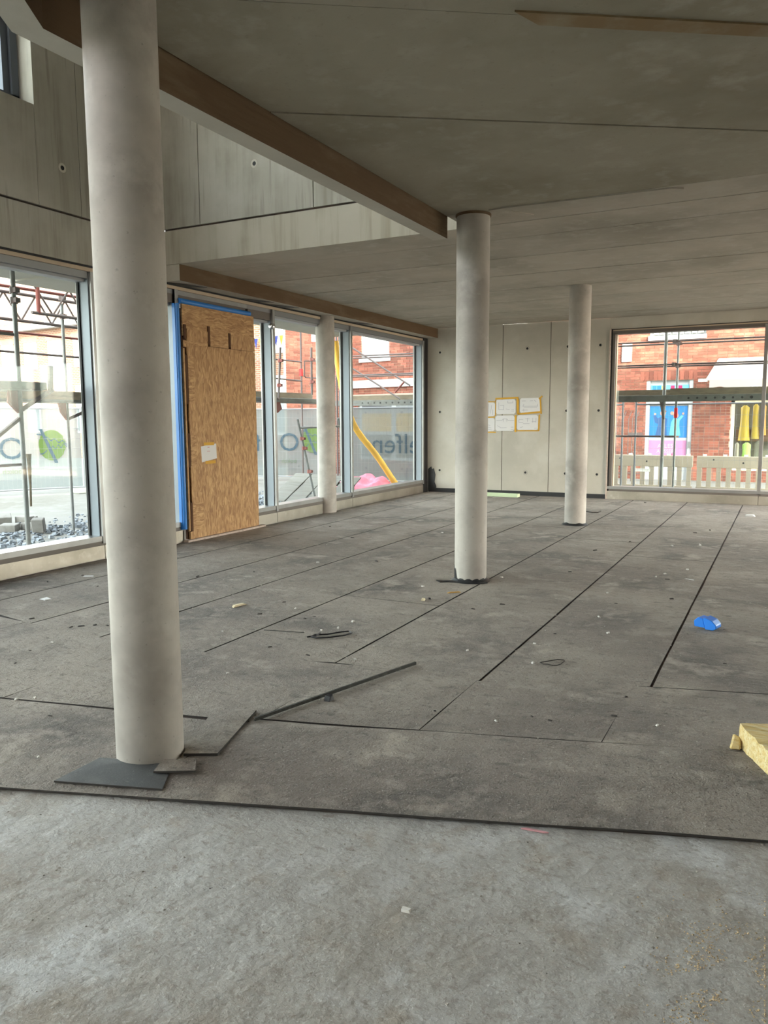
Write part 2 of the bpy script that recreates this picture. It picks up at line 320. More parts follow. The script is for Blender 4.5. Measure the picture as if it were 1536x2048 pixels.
# ================================================================ THE ROOM
XF, YB, ZC, ZBEAM = -6.92, 15.54, 3.486, 3.29
XR, YR, ZTOP = 9.0, -9.0, 9.2
# ---- floor slab with the bare screed in front (fine grid where it is seen close up)
fl = MB(); nx, ny = 300, 130; X0, X1, Y0, Y1 = -4.6, 2.6, .45, 3.45
def fz(x, y): return .006 * (mnoise.noise(Vector((x * 1.7, y * 1.7, 3))) + .5 * mnoise.noise(Vector((x * 6, y * 6, 1))) + .45 * mnoise.noise(Vector((x * 17, y * 17, 5))) + .3 * mnoise.noise(Vector((x * 32, y * 36, 8)))) - .007
vs = [(X0 + (X1 - X0) * i / nx, Y0 + (Y1 - Y0) * j / ny, 0) for j in range(ny + 1) for i in range(nx + 1)]
vs = [(x, y, fz(x, y) if 0 < i % (nx + 1) < nx and nx < i < ny * (nx + 1) else -.007) for i, (x, y, z) in enumerate(vs)]
fl.add(vs, [(j * (nx + 1) + i, j * (nx + 1) + i + 1, (j + 1) * (nx + 1) + i + 1, (j + 1) * (nx + 1) + i) for j in range(ny) for i in range(nx)])
def fplate(x0, x1, y0, y1): fl.add([(x0, y0, -.007), (x1, y0, -.007), (x1, y1, -.007), (x0, y1, -.007)], [(0, 1, 2, 3)])
fplate(-7.3, XR, YR, Y0); fplate(-7.3, XR, Y1, YB + .3); fplate(-7.3, X0, Y0, Y1); fplate(X1, XR, Y0, Y1)
fl.box(-7.3, XR, YR, YB + .3, -.4, -.012)
floor = struct(fl.build('floor', m_screed, smooth=True, recalc=False), 'bare grey concrete floor partly covered with roofing felt')
struct_floor = floor

# near edge of the felt (L1), seam behind it (L2), start of the long strips (L3)
def L1(x): return 2.104 + (x + 2.981) * .342
def L2(x): return 3.237 + (x + 2.419) * .305 if x > -2.5 else 3.0 + (x + 3.229) * .22
pr = MB().prism([(-6.90, L1(-6.9) + .01), (-2.5, L1(-2.5) + .01), (XR, L1(XR) + .01), (XR, YB), (-6.90, YB)], -.006, .0005)
pr.build('seam_shadow_underlay', m_joint_dark, floor)  # dark sheet added under the felt; its colour draws the seam shadow lines
def sheet(a, b, c, d, seed, parent=floor, m=m_felt, name='roofing_felt_sheet', th=.006, wob=.0045, z0=.001, jit=.006, res=.16):
    """a,b front edge left->right; d,c rear edge left->right"""
    rs = random.Random(seed); a, b, c, d = [Vector((p[0], p[1], 0)) for p in (a, b, c, d)]
    nu = max(2, int((b - a).length / res)); nv = max(2, int((d - a).length / res)); nu = min(nu, 110); nv = min(nv, 80); mb = MB(); vs = []; bottom = []
    ph = rs.random() * 50
    for j in range(nv + 1):
        for i in range(nu + 1):
            u, v = i / nu, j / nv; p = (a * (1 - u) + b * u) * (1 - v) + (d * (1 - u) + c * u) * v
            e = min(u * (b - a).length, (1 - u) * (b - a).length, v * (d - a).length, (1 - v) * (d - a).length)
            if i in (0, nu): p.x += jit * mnoise.noise(Vector((p.y * 1.3 + ph, i, 2)))
            if j in (0, nv): p.y += jit * mnoise.noise(Vector((p.x * 1.3, ph + j, 7)))
            z = z0 + th + wob * (.5 + mnoise.noise(Vector((p.x * 1.1, p.y * 2.0, ph)))) + wob * .5 * (.5 + mnoise.noise(Vector((p.x * 3.5, p.y * 4.1, ph))))
            if e < .02: z = z0 + th + .35 * wob * (1 + mnoise.noise(Vector((p.x * 2, p.y * 2, ph))))
            vs.append(Vector((p.x, p.y, z)))
    fs = [(j * (nu + 1) + i, j * (nu + 1) + i + 1, (j + 1) * (nu + 1) + i + 1, (j + 1) * (nu + 1) + i) for j in range(nv) for i in range(nu)]
    mb.add(vs, fs); mb.cur = 1
    rim = [i for i in range(nu + 1)] + [(nu + 1) * j + nu for j in range(1, nv + 1)] + [nv * (nu + 1) + i for i in range(nu - 1, -1, -1)] + [(nu + 1) * j for j in range(nv - 1, 0, -1)]
    n = len(mb.v); mb.v += [Vector((vs[i].x, vs[i].y, z0)) for i in rim]; k = len(rim)
    for i in range(k): mb.f.append((rim[i], n + i, n + (i + 1) % k, rim[(i + 1) % k])); mb.mi.append(1)
    return mb.build(name, [m, m_felt_edge], parent, smooth=True, recalc=False)
SEAMS = [-6.89, -6.16, -5.23, -4.43, -3.492, -2.56, -1.588, -.643, .30, 1.25, 2.2, 3.15, 4.1, 5.05, 6.0, 6.95, 7.9, 8.9]
START = {-6.89: 4.15, -6.16: 4.2, -5.23: 4.05, -4.43: 4.0, -3.492: 3.95, -2.56: 4.26, -1.588: 4.34, -.643: 4.70, .30: 4.95}
CUT = {-3.492: [5.99, 11.18], -2.56: [10.2], -1.588: [9.18], -.643: [13.4], -4.43: [9.6], -5.23: [7.7], -6.16: [10.9], .30: [8.4], 1.25: [11]}
g = .017
for i in range(len(SEAMS) - 1):
    xl, xr = SEAMS[i] + g / 2, SEAMS[i + 1] - g / 2
    ys = [START.get(SEAMS[i], 4.95 + .3 * (SEAMS[i] - .3))] + CUT.get(SEAMS[i], []) + [YB - .02]
    yr0 = START.get(SEAMS[i + 1], 4.95 + .3 * (SEAMS[i + 1] - .3))
    for k in range(len(ys) - 1):
        sheet((xl, ys[k] + (.001 if k == 0 else .005)), (xr, (yr0 if k == 0 else ys[k]) + (.001 if k == 0 else .005)), (xr, ys[k + 1] - .005), (xl, ys[k + 1] - .005), 10 * i + k)
def ST(x): return START.get(x, 4.95 + .3 * (x - .3))
# second row: short pieces between L2 and the strips
row2 = [-6.89, -5.3, -3.95, -2.43, -1.605, -.735, .25, 1.6, 3.4, 6.0, 8.9]
def st_lin(x):
    for a, b in zip(SEAMS, SEAMS[1:]):
        if a <= x <= b: return ST(a) + (ST(b) - ST(a)) * (x - a) / (b - a)
    return ST(SEAMS[-1])
for i in range(len(row2) - 1):
    xl, xr = row2[i] + .0015, row2[i + 1] - .0015
    l2l = L2(xl) if not (-2.6 < xl < -2.3) else 3.245; l2r = L2(xr) if xr > -2.4 or xr < -2.6 else 3.2
    sheet((xl, l2l + .008), (xr, l2r + .008), (xr, st_lin(xr) - .002), (xl, st_lin(xl) - .002), 300 + i)
# front row: two sheets laid crosswise along the edge of the bare floor
sheet((-2.455, L1(-2.455)), (8.9, L1(8.9)), (8.9, L2(8.9) - .008), (-2.455, 3.22), 401, res=.09, wob=.011, jit=.022)
sheet((-6.89, L1(-6.89)), (-2.46, L1(-2.46) + .004), (-2.46, 3.16), (-6.89, L2(-6.89) - .008), 402, res=.12, jit=.018)
# loose off-cuts around the first column
tag(sheet((-2.47, 2.70), (-2.327, 2.775), (-2.50, 3.315), (-2.73, 3.24), 410, None, m_felt, 'felt_offcut', .008, .012, .012, .004, .06), 'grey felt offcut with a cut straight edge behind the nearest column', 'felt offcut')
tag(sheet((-2.80, 2.235), (-2.315, 2.392), (-2.44, 2.60), (-2.80, 2.50), 411, None, m_felt_dark, 'felt_offcut', .007, .006, .012, .006, .05), 'dark black felt offcut wrapped before the foot of nearest column', 'felt offcut')
tag(sheet((-2.44, 2.475), (-2.275, 2.565), (-2.36, 2.665), (-2.49, 2.585), 412, None, m_felt, 'felt_offcut', .006, .008, .030, .012, .04), 'small torn grey felt scrap on the dark offcut beside column foot', 'felt offcut')

# ---- ceiling panels
ceiling = struct(empty('ceiling', (0, 6, ZC), 'structure'), 'rough concrete slab ceiling with visible panel joints')
B('slab_core', m_ceil, -6.70, XR, 7.57, YB, ZC + .012, ZC + .3, ceiling)
yj = [7.56, 8.2, 9.18, 10.28, 11.42, 12.6, 13.75, 14.7, YB]
for i in range(len(yj) - 1):
    dz = random.uniform(-.002, .002); s0, s1 = .011, .011; tl = random.uniform(-.012, .012)
    MB().prism([(-6.70, yj[i] + s0 + tl), (XR, yj[i] + s0 - tl), (XR, yj[i + 1] - s1 - tl), (-6.70, yj[i + 1] - s1 + tl)] if 0 < i < len(yj) - 2 else [(-6.70, yj[i] + s0), (XR, yj[i] + s0), (XR, yj[i + 1] - s1), (-6.70, yj[i + 1] - s1)], ZC + dz, ZC + .05).build('ceiling_panel', m_ceil, ceiling)
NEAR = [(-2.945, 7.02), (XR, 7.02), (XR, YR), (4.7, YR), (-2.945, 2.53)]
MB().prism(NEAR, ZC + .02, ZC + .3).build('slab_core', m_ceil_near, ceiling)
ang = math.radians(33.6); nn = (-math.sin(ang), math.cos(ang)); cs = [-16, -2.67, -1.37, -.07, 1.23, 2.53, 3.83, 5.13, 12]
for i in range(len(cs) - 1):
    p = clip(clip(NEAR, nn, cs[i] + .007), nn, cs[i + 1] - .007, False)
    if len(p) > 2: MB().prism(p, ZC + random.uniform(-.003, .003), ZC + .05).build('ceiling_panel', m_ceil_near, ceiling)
MB().prism([(-2.945, 7.03), (XR, 7.03), (XR, 7.555), (-2.945, 7.555)], ZC, ZC + .3).build('ceiling_panel', m_ceil, ceiling)
# a shuttering offset along one joint of the near slab and a patched strip over the second column
u = (math.cos(ang), math.sin(ang)); pb = (-.893 - .1, 4.012)
MB().prism([(pb[0] - .2 * u[0], pb[1] - .2 * u[1]), (pb[0] + 4 * u[0], pb[1] + 4 * u[1]), (pb[0] + 4 * u[0] - nn[0] * .11, pb[1] + 4 * u[1] - nn[1] * .11), (pb[0] - .35 * u[0] - nn[0] * .11, pb[1] - .35 * u[1] - nn[1] * .11)], ZC - .012, ZC + .01).build('mortar_strip', mat('mortar_strip_brown', (.24, .165, .085), .9, over=((4, 4, (.30, .25, .17), .45, .7),)), ceiling)
MB().prism([(-2.40, 6.98), (-.95, 7.06), (-.86, 7.12), (-.88, 7.17), (-2.30, 7.15)], ZC - .012, ZC + .01).build('mortar_strip', m_ceil, ceiling)
MB().prism([(-2.52, 7.0), (-2.40, 7.0), (-2.20, 7.36), (-2.28, 7.36)], ZC - .010, ZC + .01).build('mortar_strip', m_ceil, ceiling)

# ---- rim beam of the void (brown stained inner face), facade beam
def rim(pts_in, w, z0, z1):
    mb = MB()
    outp = []
    for i, p in enumerate(pts_in):
        ds = []
        if i > 0: ds.append((Vector(p) - Vector(pts_in[i - 1])).normalized())
        if i < len(pts_in) - 1: ds.append((Vector(pts_in[i + 1]) - Vector(p)).normalized())
        n = sum(((Vector((d.y, -d.x))) for d in ds), Vector((0, 0))).normalized()
        k = n.dot(Vector((ds[0].y, -ds[0].x))); outp.append(Vector(p) + n * (w / k))
    for i in range(len(pts_in) - 1):
        a, b = pts_in[i], pts_in[i + 1]; c, d = outp[i + 1], outp[i]
        v = [(a[0], a[1], z0), (b[0], b[1], z0), (c.x, c.y, z0), (d.x, d.y, z0), (a[0], a[1], z1), (b[0], b[1], z1), (c.x, c.y, z1), (d.x, d.y, z1)]
        mb.cur = 0; mb.add(v, [(0, 1, 2, 3), (4, 7, 6, 5), (2, 6, 7, 3)] + ([(0, 3, 7, 4)] if i == 0 else []) + ([(1, 5, 6, 2)] if i == len(pts_in) - 2 else []))
        mb.cur = 1; mb.add(v, [(0, 4, 5, 1)])
    return mb
struct(rim([(-2.95, 7.06), (-2.955, 2.53), (4.7, -9.0)], .145, ZBEAM - .004, 3.95).build('trim_1', [m_wall, m_brown]), 'concrete edge beam of the void with brown stained inner face')
fb = MB(); fb.box(-7.28, -6.70, 7.575, YB, ZBEAM, ZC + .3); fb.mi = [0, 0, 0, 1, 0, 0]
struct(fb.build('trim_2', [m_ceil, m_brown], recalc=False), 'concrete beam above the glazed front with brown stained face')

# ---- left wall above the glazing and its deep upper window
wl = struct(empty('wall_left', (XF, 2, ZBEAM), 'structure'), 'tall board marked concrete wall above the glazed front')
B('wall_panel', m_board, -7.30, XF, YR, 7.56, ZBEAM, 3.765, wl)
B('wall_core', m_joint_dark, -7.30, XF - .03, 5.76, 7.55, 3.76, 3.80, wl); B('wall_core', m_joint_dark, -7.30, XF - .03, YR, 5.76, 3.76, 3.80, wl)
B('wall_panel', m_board, -7.30, XF, 5.76, 6.30, 3.79, ZTOP, wl)
B('wall_panel', m_board, -7.30, XF, 6.306, 7.56, 3.79, ZTOP, wl)
B('wall_panel', m_board, -7.30, XF, YR, 5.755, 3.79, 4.762, wl); B('wall_panel', m_board, -7.30, XF, .3, 1.2, 4.77, ZTOP, wl); B('wall_panel', m_board, -7.30, XF, YR, -6.5, 4.77, ZTOP, wl); B('wall_panel', m_board, -7.30, XF, -6.49, .29, 7.2, ZTOP, wl)  # unseen gap between these panels, added for extra daylight
B('wall_panel', m_board, -7.30, XF, 1.21, 5.755, 7.2, ZTOP, wl)
w = struct(empty('window_9', (-7.15, 4, 4.78), 'structure'))
for y in (5.70, 5.62, 3.45, 1.25): B('frame', m_frame_blue, -7.22, -7.10 - (.03 if y == 5.62 else 0), y - .04, y + .04, 4.77, 7.2, w)
B('frame', m_frame_blue, -7.22, -7.10, 1.21, 5.74, 4.77, 4.86, w); B('frame', m_frame_blue, -7.22, -7.10, 1.21, 5.74, 7.1, 7.2, w)
B('glass_pane', m_glass, -7.17, -7.16, 1.21, 5.7, 4.86, 7.1, w)
# ---- wall across the void
wi = struct(empty('wall_inner', (-5, 7.6, ZC), 'structure'), 'board marked concrete wall rising above the far ceiling edge')
B('wall_panel', mat('slab_edge_concrete', (.42, .39, .32), .9, over=((7, 4, (.30, .27, .20), .5, .7, (1, 1, .06)), (1, 5, (.47, .44, .37), .45, .7)), bump=((14, .25, .02, (1, 1, .08)),)), -6.91, -2.95, 7.56, 7.80, ZC, 3.885, wi)
B('wall_core', m_joint_dark, -6.91, -2.95, 7.575, 7.80, 3.88, ZTOP, wi)
xs = [-6.92, -6.333, -4.742, -2.95]
for i in range(3): B('wall_panel', m_board, xs[i] + .006, xs[i + 1] - .006, 7.545 if i else 7.548, 7.8, 3.905, ZTOP, wi)
# ---- back wall
wb = struct(empty('wall_back', (-5, YB, 0), 'structure'), 'pale concrete back wall with tie holes and vertical joints')
xs = [-7.28, -5.252, -4.262, -3.105]
B('wall_core', m_joint_dark, -7.28, -3.11, YB + .02, YB + .3, 0, ZC, wb)
for i in range(3): B('wall_panel', m_wall, xs[i] + .006, xs[i + 1] - .006, YB + .003 * i, YB + .25, 0, ZC, wb)
B('lintel', m_wall, -3.11, XR, YB + .02, YB + .3, 3.27, ZC + .3, wb)
B('upper_wall', m_wall, -7.3, XR, YB, YB + .3, ZC + .3, ZTOP, wb)
th_me = None
def tie_hole(p, nrm, parent):
    """flat ring with a dark cone recess"""
    global th_me
    if th_me is None:
        mb = MB(); seg = 14
        def ringv(r, y): return [(r * math.cos(2 * math.pi * k / seg), y, r * math.sin(2 * math.pi * k / seg)) for k in range(seg)]
        vs = ringv(.050, 0) + ringv(.044, -.005) + ringv(.030, -.004) + ringv(.024, -.0015) + [(0, -.001, 0)]
        fs = []
        for a in range(3): fs += [(a * seg + k, a * seg + (k + 1) % seg, (a + 1) * seg + (k + 1) % seg, (a + 1) * seg + k) for k in range(seg)]
        me = bpy.data.meshes.new('tie_hole'); mi = [0] * seg + [0] * seg + [0] * seg
        fs += [(3 * seg + k, 3 * seg + (k + 1) % seg, 4 * seg) for k in range(seg)]; mi += [1] * seg
        me.from_pydata(vs, [], fs); me.materials.append(m_wall); me.materials.append(m_gasket); me.polygons.foreach_set('material_index', mi); th_me = me
    return share('tie_hole', th_me, p, 0 if nrm == 'y' else math.pi / 2, parent)
for x in (-6.65, -5.75, -4.74, -3.92, -3.29):
    for z in (.48, 1.73, 2.985): tie_hole((x, YB + (.003 if x > -5.25 else 0) + (.003 if x > -4.26 else 0), z), 'y', wb)
tie_hole((-5.522, 7.545, 4.476), 'y', wi)
tie_hole((XF, 6.075, 4.235), 'x', wl)
# bitumen skirting and corner smear
bb = struct(MB().box(-6.9, -3.115, YB - .014, YB, 0, .095).build('baseboard_back', m_bitumen), 'black bitumen upstand along the back wall')
sm = [(-6.915, .02), (-6.74, .02), (-6.72, .13), (-6.76, .22), (-6.74, .38), (-6.78, .52), (-6.82, .50), (-6.84, .56), (-6.915, .50)]
MB().slab([(x, YB - .0145, z) for x, z in sm], (0, -1, 0), .004).build('bitumen_smear', m_bitumen, bb)
# ---- unseen sides: piers and infill, openings added to bring in more daylight
wr = struct(empty('wall_right', (XR, 3, 0), 'structure'))
for y in (-8.8, -4.4, 0, 4.4, 8.8, 13.2): B('pier', m_wall, XR, XR + .3, y - .2, y + .2, 0, ZTOP, wr)
B('upper_wall', m_wall, XR, XR + .3, YR, YB + .3, ZC, ZTOP, wr); B('infill', m_wall, XR + .02, XR + .28, YR, 8.8, 0, ZC, wr)
wq = struct(empty('wall_rear', (0, YR, 0), 'structure'))
for x in (-7.1, -2.7, 1.7, 6.1): B('pier', m_wall, x - .2, x + .2, YR - .3, YR, 0, ZTOP, wq)
B('upper_wall', m_wall, -2.0, XR + .3, YR - .3, YR, ZC, ZTOP, wq); B('upper_wall', m_wall, -7.3, -2.0, YR - .3, YR, ZC, 5.7, wq); B('upper_wall', m_wall, -7.3, -2.0, YR - .3, YR, 7.0, ZTOP, wq); B('infill', m_wall, -7.3, XR, YR - .28, YR - .02, 0, ZC, wq)
rf = struct(B('roof', m_ceil, -7.3, XR + .3, YR - .3, YB + .3, ZTOP, ZTOP + .25), 'flat concrete roof slab')
# ---- canopy slab outside the front
cp = struct(empty('trim_3', (-8, 3, 3.33), 'structure'), 'concrete canopy slab outside above the glazing')
for a, b in ((YR, 2.9), (2.91, 6.72), (6.73, 14.4)): B('canopy_panel', m_wall, -8.72 if a > 6 else -8.60, -7.30, a, b, 3.33 - (.02 if a > 6 else 0), 3.62, cp)

# ---- columns
def column(x, y, label, r=.156, top=ZC, collar=0):
    mb = MB(); t = tag(empty('concrete_column', (x, y, 0)), label, 'column', 'round concrete columns')
    mb.lathe((x, y), [(r, 0.0), (r, top - .012), (r - .004, top)], 64).build('shaft', m_column, t, smooth=True)
    return t
c1 = column(-2.64, 2.662, 'round concrete column standing at the edge of the bare floor')
c2 = column(-2.707, 7.107, 'round concrete column with torn black bitumen collar at its foot')
c3 = column(-2.753, 11.576, 'round concrete column nearest the taped papers and the shop window')
c4 = column(-6.95, 11.36, 'round concrete column set into the glazed front', .158, ZBEAM)
MB().lathe((-2.707, 7.107), [(.158, 3.462), (.166, 3.466), (.166, 3.484), (.158, 3.4855)], 40).build('dark_ring', m_brown, c2, smooth=True)
def collar(c, x, y, prof, seg=40):
    """ragged bitumen skin hugging the foot; prof(angle)->height"""
    mb = MB(); vs = []; R = .1605
    for k in range(seg):
        a = 2 * math.pi * k / seg; h = prof(a)
        vs += [(x + (R + .035) * math.cos(a), y + (R + .035) * math.sin(a), .010), (x + R * math.cos(a), y + R * math.sin(a), .035), (x + R * math.cos(a), y + R * math.sin(a), .035 + h)]
    fs = []
    for k in range(seg):
        k2 = (k + 1) % seg; fs += [(k * 3, k2 * 3, k2 * 3 + 1, k * 3 + 1), (k * 3 + 1, k2 * 3 + 1, k2 * 3 + 2, k * 3 + 2)]
    return mb.add(vs, fs).build('bitumen_collar', m_bitumen, c, smooth=True)
def ad(a, b): return abs((a - b + math.pi) % (2 * math.pi) - math.pi)
collar(c2, -2.707, 7.107, lambda a: .012 + (.115 if ad(a, math.radians(202)) < .55 else 0) * (1 - .5 * ad(a, math.radians(195))) + .008 * math.sin(a * 13))
collar(c3, -2.753, 11.576, lambda a: .004 + .012 * max(0, math.sin(a * 5)) )
MB().prism([(-2.93, 6.86), (-2.86, 6.91), (-2.55, 6.97), (-2.50, 7.03), (-2.56, 7.06), (-2.86, 6.98), (-3.0, 6.93)], .009, .019).build('bitumen_scrap', m_bitumen, c2)

# ---- glazed front: mullions at these Y
XG = -7.10
B('infill', m_wall, -7.2, -6.95, YR, -7.0, 0, ZBEAM, wl)
MUL = [-7.0, -4.0, -1.2, .9, 3.35, 6.41, 7.75, 9.24, 9.85, 12.21, 15.30]
def bay(n, y0, y1, transom=False):
    wdw = struct(empty('window_%d' % n, (XG, (y0 + y1) / 2, .19), 'structure'))
    B('sill_profile', m_alu, -7.16, -6.93, y0, y1, .215, .275, wdw); B('sill_profile', m_alu_dark, -7.16, -6.935, y0, y1, .165, .215, wdw)
    top = 3.06 if transom else 3.15
    B('head_profile', m_alu_mid, -7.16, -6.955, y0, y1, 3.15 if not transom else 3.17, 3.225, wdw); B('head_profile', mat('bare_timber_packing', (.52, .42, .31), .7), -7.16, -6.94, y0, y1, 3.228, 3.268, wdw)
    B('head_gasket', m_gasket, -7.16, -6.93, y0, y1, 3.268, 3.289, wdw)
    B('head_trim', m_white, -7.13, -7.0, y0 + .03, y1 - .03, top - .03, top, wdw)
    if transom: B('transom', m_alu_dark, -7.16, -6.96, y0 + .03, y1 - .03, 3.06, 3.17, wdw)
    B('gasket', m_gasket, -7.115, -7.085, y1 - .062, y1 - .028, .275, top, wdw)
    B('stile', m_alu_side, -7.12, -6.955, y1 - .045, y1 - .029, .275, top, wdw)
    B('mullion', m_alu, -7.16, -6.92, y1 - .028, y1 + .028, .19, 3.225, wdw)
    B('glass_pane', m_glass, XG - .012, XG, y0 + .03, y1 - .03, .27, top, wdw)
    return wdw
nb = 0
for i in range(len(MUL) - 1):
    if (MUL[i], MUL[i + 1]) == (7.75, 9.24): continue
    nb += 1; 
    wd = bay(nb if nb < 9 else nb + 1, MUL[i], MUL[i + 1], 6.4 < MUL[i] < 9.5)
    if MUL[i] == 9.24:
        s = MB().lathe((-6.90, 9.77), [(.02, 2.93), (.045, 2.945), (.052, 2.97), (.045, 2.995), (.02, 3.01)], 20); tag(s.build('sensor_knob', m_chrome, smooth=True), 'round chrome knob fixed near the top of the mullion', 'knob')
    # base sheet metal below the sill
    y0, y1 = MUL[i], MUL[i + 1]
    segs = [(y0, y1)] if not (y0 < 11.36 < y1) else [(y0, 11.19), (11.53, y1)]
    for a, b in segs: B('base_panel', m_sheet, -6.965, -6.93, a + .004, b - .004, .008, .165, wd)
    B('base_upstand', m_mortar_sill if y0 < 6.5 else m_sheet, -7.28, -6.966, y0, y1, -.01, .165, wd)
B('end_post', m_gasket, -7.16, -6.935, 15.33, 15.535, .0, ZBEAM, wd)
# torn membrane flaps above the frame
for y in (7.75, 9.24, 9.9, 12.3):
    o = MB().slab([(-6.93, y - .20, 3.284), (-6.80, y + .05, 3.280), (-6.74, y + .38, 3.284), (-6.86, y + .22, 3.276), (-6.93, y + .12, 3.280)], (0, 0, 1), .004).build('membrane_flap', m_bitumen, wd)

# ---- boarded door
door = struct(empty('door_1', (-6.9, 8.5, 0), 'structure'), 'door opening closed with boards')
B('frame', m_alu, -7.16, -6.93, 7.722, 7.778, 0, 3.225, door); B('head_profile', m_alu, -7.16, -6.955, 7.75, 9.24, 3.17, 3.225, door); B('transom', m_alu_dark, -7.16, -6.96, 7.78, 9.21, 3.06, 3.17, door)
B('head_profile', MATS['bare_timber_packing'], -7.16, -6.94, 7.75, 9.24, 3.228, 3.268, door); B('head_gasket', m_gasket, -7.16, -6.93, 7.75, 9.24, 3.268, 3.289, door)
B('threshold', m_mortar_sill, -7.25, -6.84, 7.72, 9.42, .0, .035, door)
ob = tag(empty('board_closure', (-6.88, 8.5, .036)), 'brown chipboard sheets closing the door opening in the glazed front', 'board')
B('board', m_osb_v, -6.895, -6.875, 7.86, 9.30, .04, 2.555, ob); B('board', m_osb_h, -6.905, -6.885, 7.80, 9.30, 2.66, 3.055, ob)
B('board', m_osb_h, -6.895, -6.873, 8.32, 8.70, 2.56, 2.80, ob); B('board', m_osb_v, -6.896, -6.876, 7.87, 8.28, 2.60, 2.75, ob); B('board', m_osb_v, -6.896, -6.876, 8.76, 9.30, 2.56, 2.75, ob)
B('board', m_osb_h, -6.898, -6.880, 7.80, 8.28, 2.52, 2.60, ob)
B('back_board', m_dark_slot, -6.94, -6.906, 7.79, 9.29, .04, 3.0, ob)
for y, a, b in ((7.83, 2.62, 2.80), (8.295, 2.58, 2.82), (8.73, 2.58, 2.77), (7.835, 1.80, 2.42), (7.835, .98, 1.42), (7.84, .14, .52)): B('dark_gap', m_dark_slot, -6.895, -6.868, y - .018, y + .018, a, b, ob)
for z0, z1 in ((1.82, 2.42), (1.0, 1.40), (.16, .50)): B('cleat', m_osb_h, -6.895, -6.868, 7.86, 7.97 + .1 * (z0 < .5), z0, z1, ob)
B('edge_strip', m_wood if False else m_osb_v, -6.90, -6.874, 7.785, 7.815, .15, 2.5, ob); B('cleat', m_osb_v, -6.895, -6.866, 7.80, 7.92, .04, .14, ob)
f = tag(MB().tube([(-6.90, 7.73, .18), (-6.90, 7.73, 1.6), (-6.905, 7.73, 3.05)], .032, 12).box(-6.95, -6.905, 7.69, 7.77, .18, 3.05).build('protective_foil', m_foil, smooth=True), 'blue protective foil strip wrapped down the upright door frame', 'foil')
f2 = tag(MB().tube([(-6.91, 7.78, 3.09), (-6.905, 8.5, 3.085), (-6.91, 9.235, 3.09)], .036, 12).build('protective_foil', m_foil, smooth=True), 'blue protective foil roll across the top of the boarded door', 'foil')
nt_ = tag(empty('paper_note', (-6.872, 8.25, 1.16)), 'small paper note taped to the chipboard', 'paper')
P0 = onx(402, 893, -6.873); P1 = onx(434, 918, -6.873)
MB().slab([(-6.8745, P0.y, P0.z), (-6.8745, P0.y + .01, P1.z - .03), (-6.8745, P1.y, P1.z + .01), (-6.8745, P1.y - .01, P0.z + .03)], (1, 0, 0), .0015).build('sheet', m_paper, nt_)
B('tape', m_tape, -6.8745, -6.8725, P0.y + .06, P1.y - .05, P0.z + .01, P0.z + .05, nt_); B('tape', m_tape, -6.8745, -6.8725, P0.y + .08, P1.y - .03, P1.z - .055, P1.z - .015, nt_)
B('mark', m_ink_red, -6.8735, -6.8728, P0.y + .13, P0.y + .17, 1.22, 1.235, nt_); B('mark', m_ink_red, -6.8735, -6.8728, P0.y + .12, P0.y + .18, 1.17, 1.18, nt_)

# ---- shop-side window in the back wall
YGL = YB + .15
wx = [(-3.105, -.40), (-.40, 2.35), (2.35, 5.1), (5.1, 8.95)]
for k, (a, b) in enumerate(wx):
    wdw = struct(empty('window_%d' % (20 + k), ((a + b) / 2, YGL, .15), 'structure'))
    B('sill_profile', m_alu, a, b, YB - .01, YB + .2, .205, .26, wdw); B('sill_profile', m_alu_dark, a, b, YB - .005, YB + .2, .165, .205, wdw)
    B('base_panel', m_sheet, a + .004, b - .004, YB - .012, YB + .1, .006, .165, wdw); B('base_upstand', m_sheet, a, b, YB + .1, YB + .28, -.01, .165, wdw)
    B('head_profile', m_alu_dark, a, b, YB + .0, YB + .2, 3.175, 3.235, wdw); B('head_trim', MATS['bare_timber_packing'], a, b, YB + .01, YB + .2, 3.235, 3.26, wdw); B('head_gasket', m_gasket, a, b, YB + .012, YB + .2, 3.26, 3.275, wdw)
    if k == 0:
        B('side_trim', m_mortar_sill, a - .008, a + .02, YB - .02, YB + .2, 0, 3.27, wdw); B('side_gasket', m_gasket, a + .022, a + .05, YB - .005, YB + .2, 0, 3.26, wdw)
        B('stile', m_alu_dark, a + .05, a + .10, YB + .0, YB + .2, .205, 3.20, wdw); B('stile', MATS['bare_timber_packing'], a + .10, a + .115, YB + .1, YB + .2, .26, 3.18, wdw)
    B('mullion', m_alu, b - .03, b + .03, YB - .005, YB + .2, .19, 3.22, wdw)
    B('gasket', m_gasket, b - .06, b - .03, YB + .0, YB + .01, .17, .21, wdw)
    B('glass_pane', m_glass, a + .03, b - .03, YGL, YGL + .012, .24, 3.19, wdw)

# ---- papers taped on the back wall
def paper(px0, py0, px1, py1, n, label, lines):
    a = ony(px0, py0, YB); b = ony(px1, py1, YB); y = YB - .004
    t = tag(empty('wall_paper', ((a.x + b.x) / 2, y, b.z)), label, 'paper', 'construction drawings taped to the back wall')
    rs = random.Random(n); w, h = b.x - a.x, a.z - b.z; c = .035
    MB().slab([(a.x + c, y, b.z), (b.x - c, y, b.z + rs.uniform(0, .01)), (b.x, y, b.z + c), (b.x, y, a.z - c), (b.x - c, y, a.z), (a.x + c, y, a.z - .005), (a.x, y, a.z - c), (a.x, y, b.z + c)], (0, -1, 0), .002).build('sheet', m_paper, t)
    def ln(u0, v0, u1, v1, wd=.008):
        p = Vector((a.x + w * u0, y - .0026, b.z + h * v0)); q = Vector((a.x + w * u1, y - .0026, b.z + h * v1)); return MB().beam(p, q, .001, wd, (0, 1, 0)) if False else MB().beam(p, q, wd, .001, (0, -1, 0))
    for l in lines: ln(*l).build('drawn_line', m_ink, t)
    return t
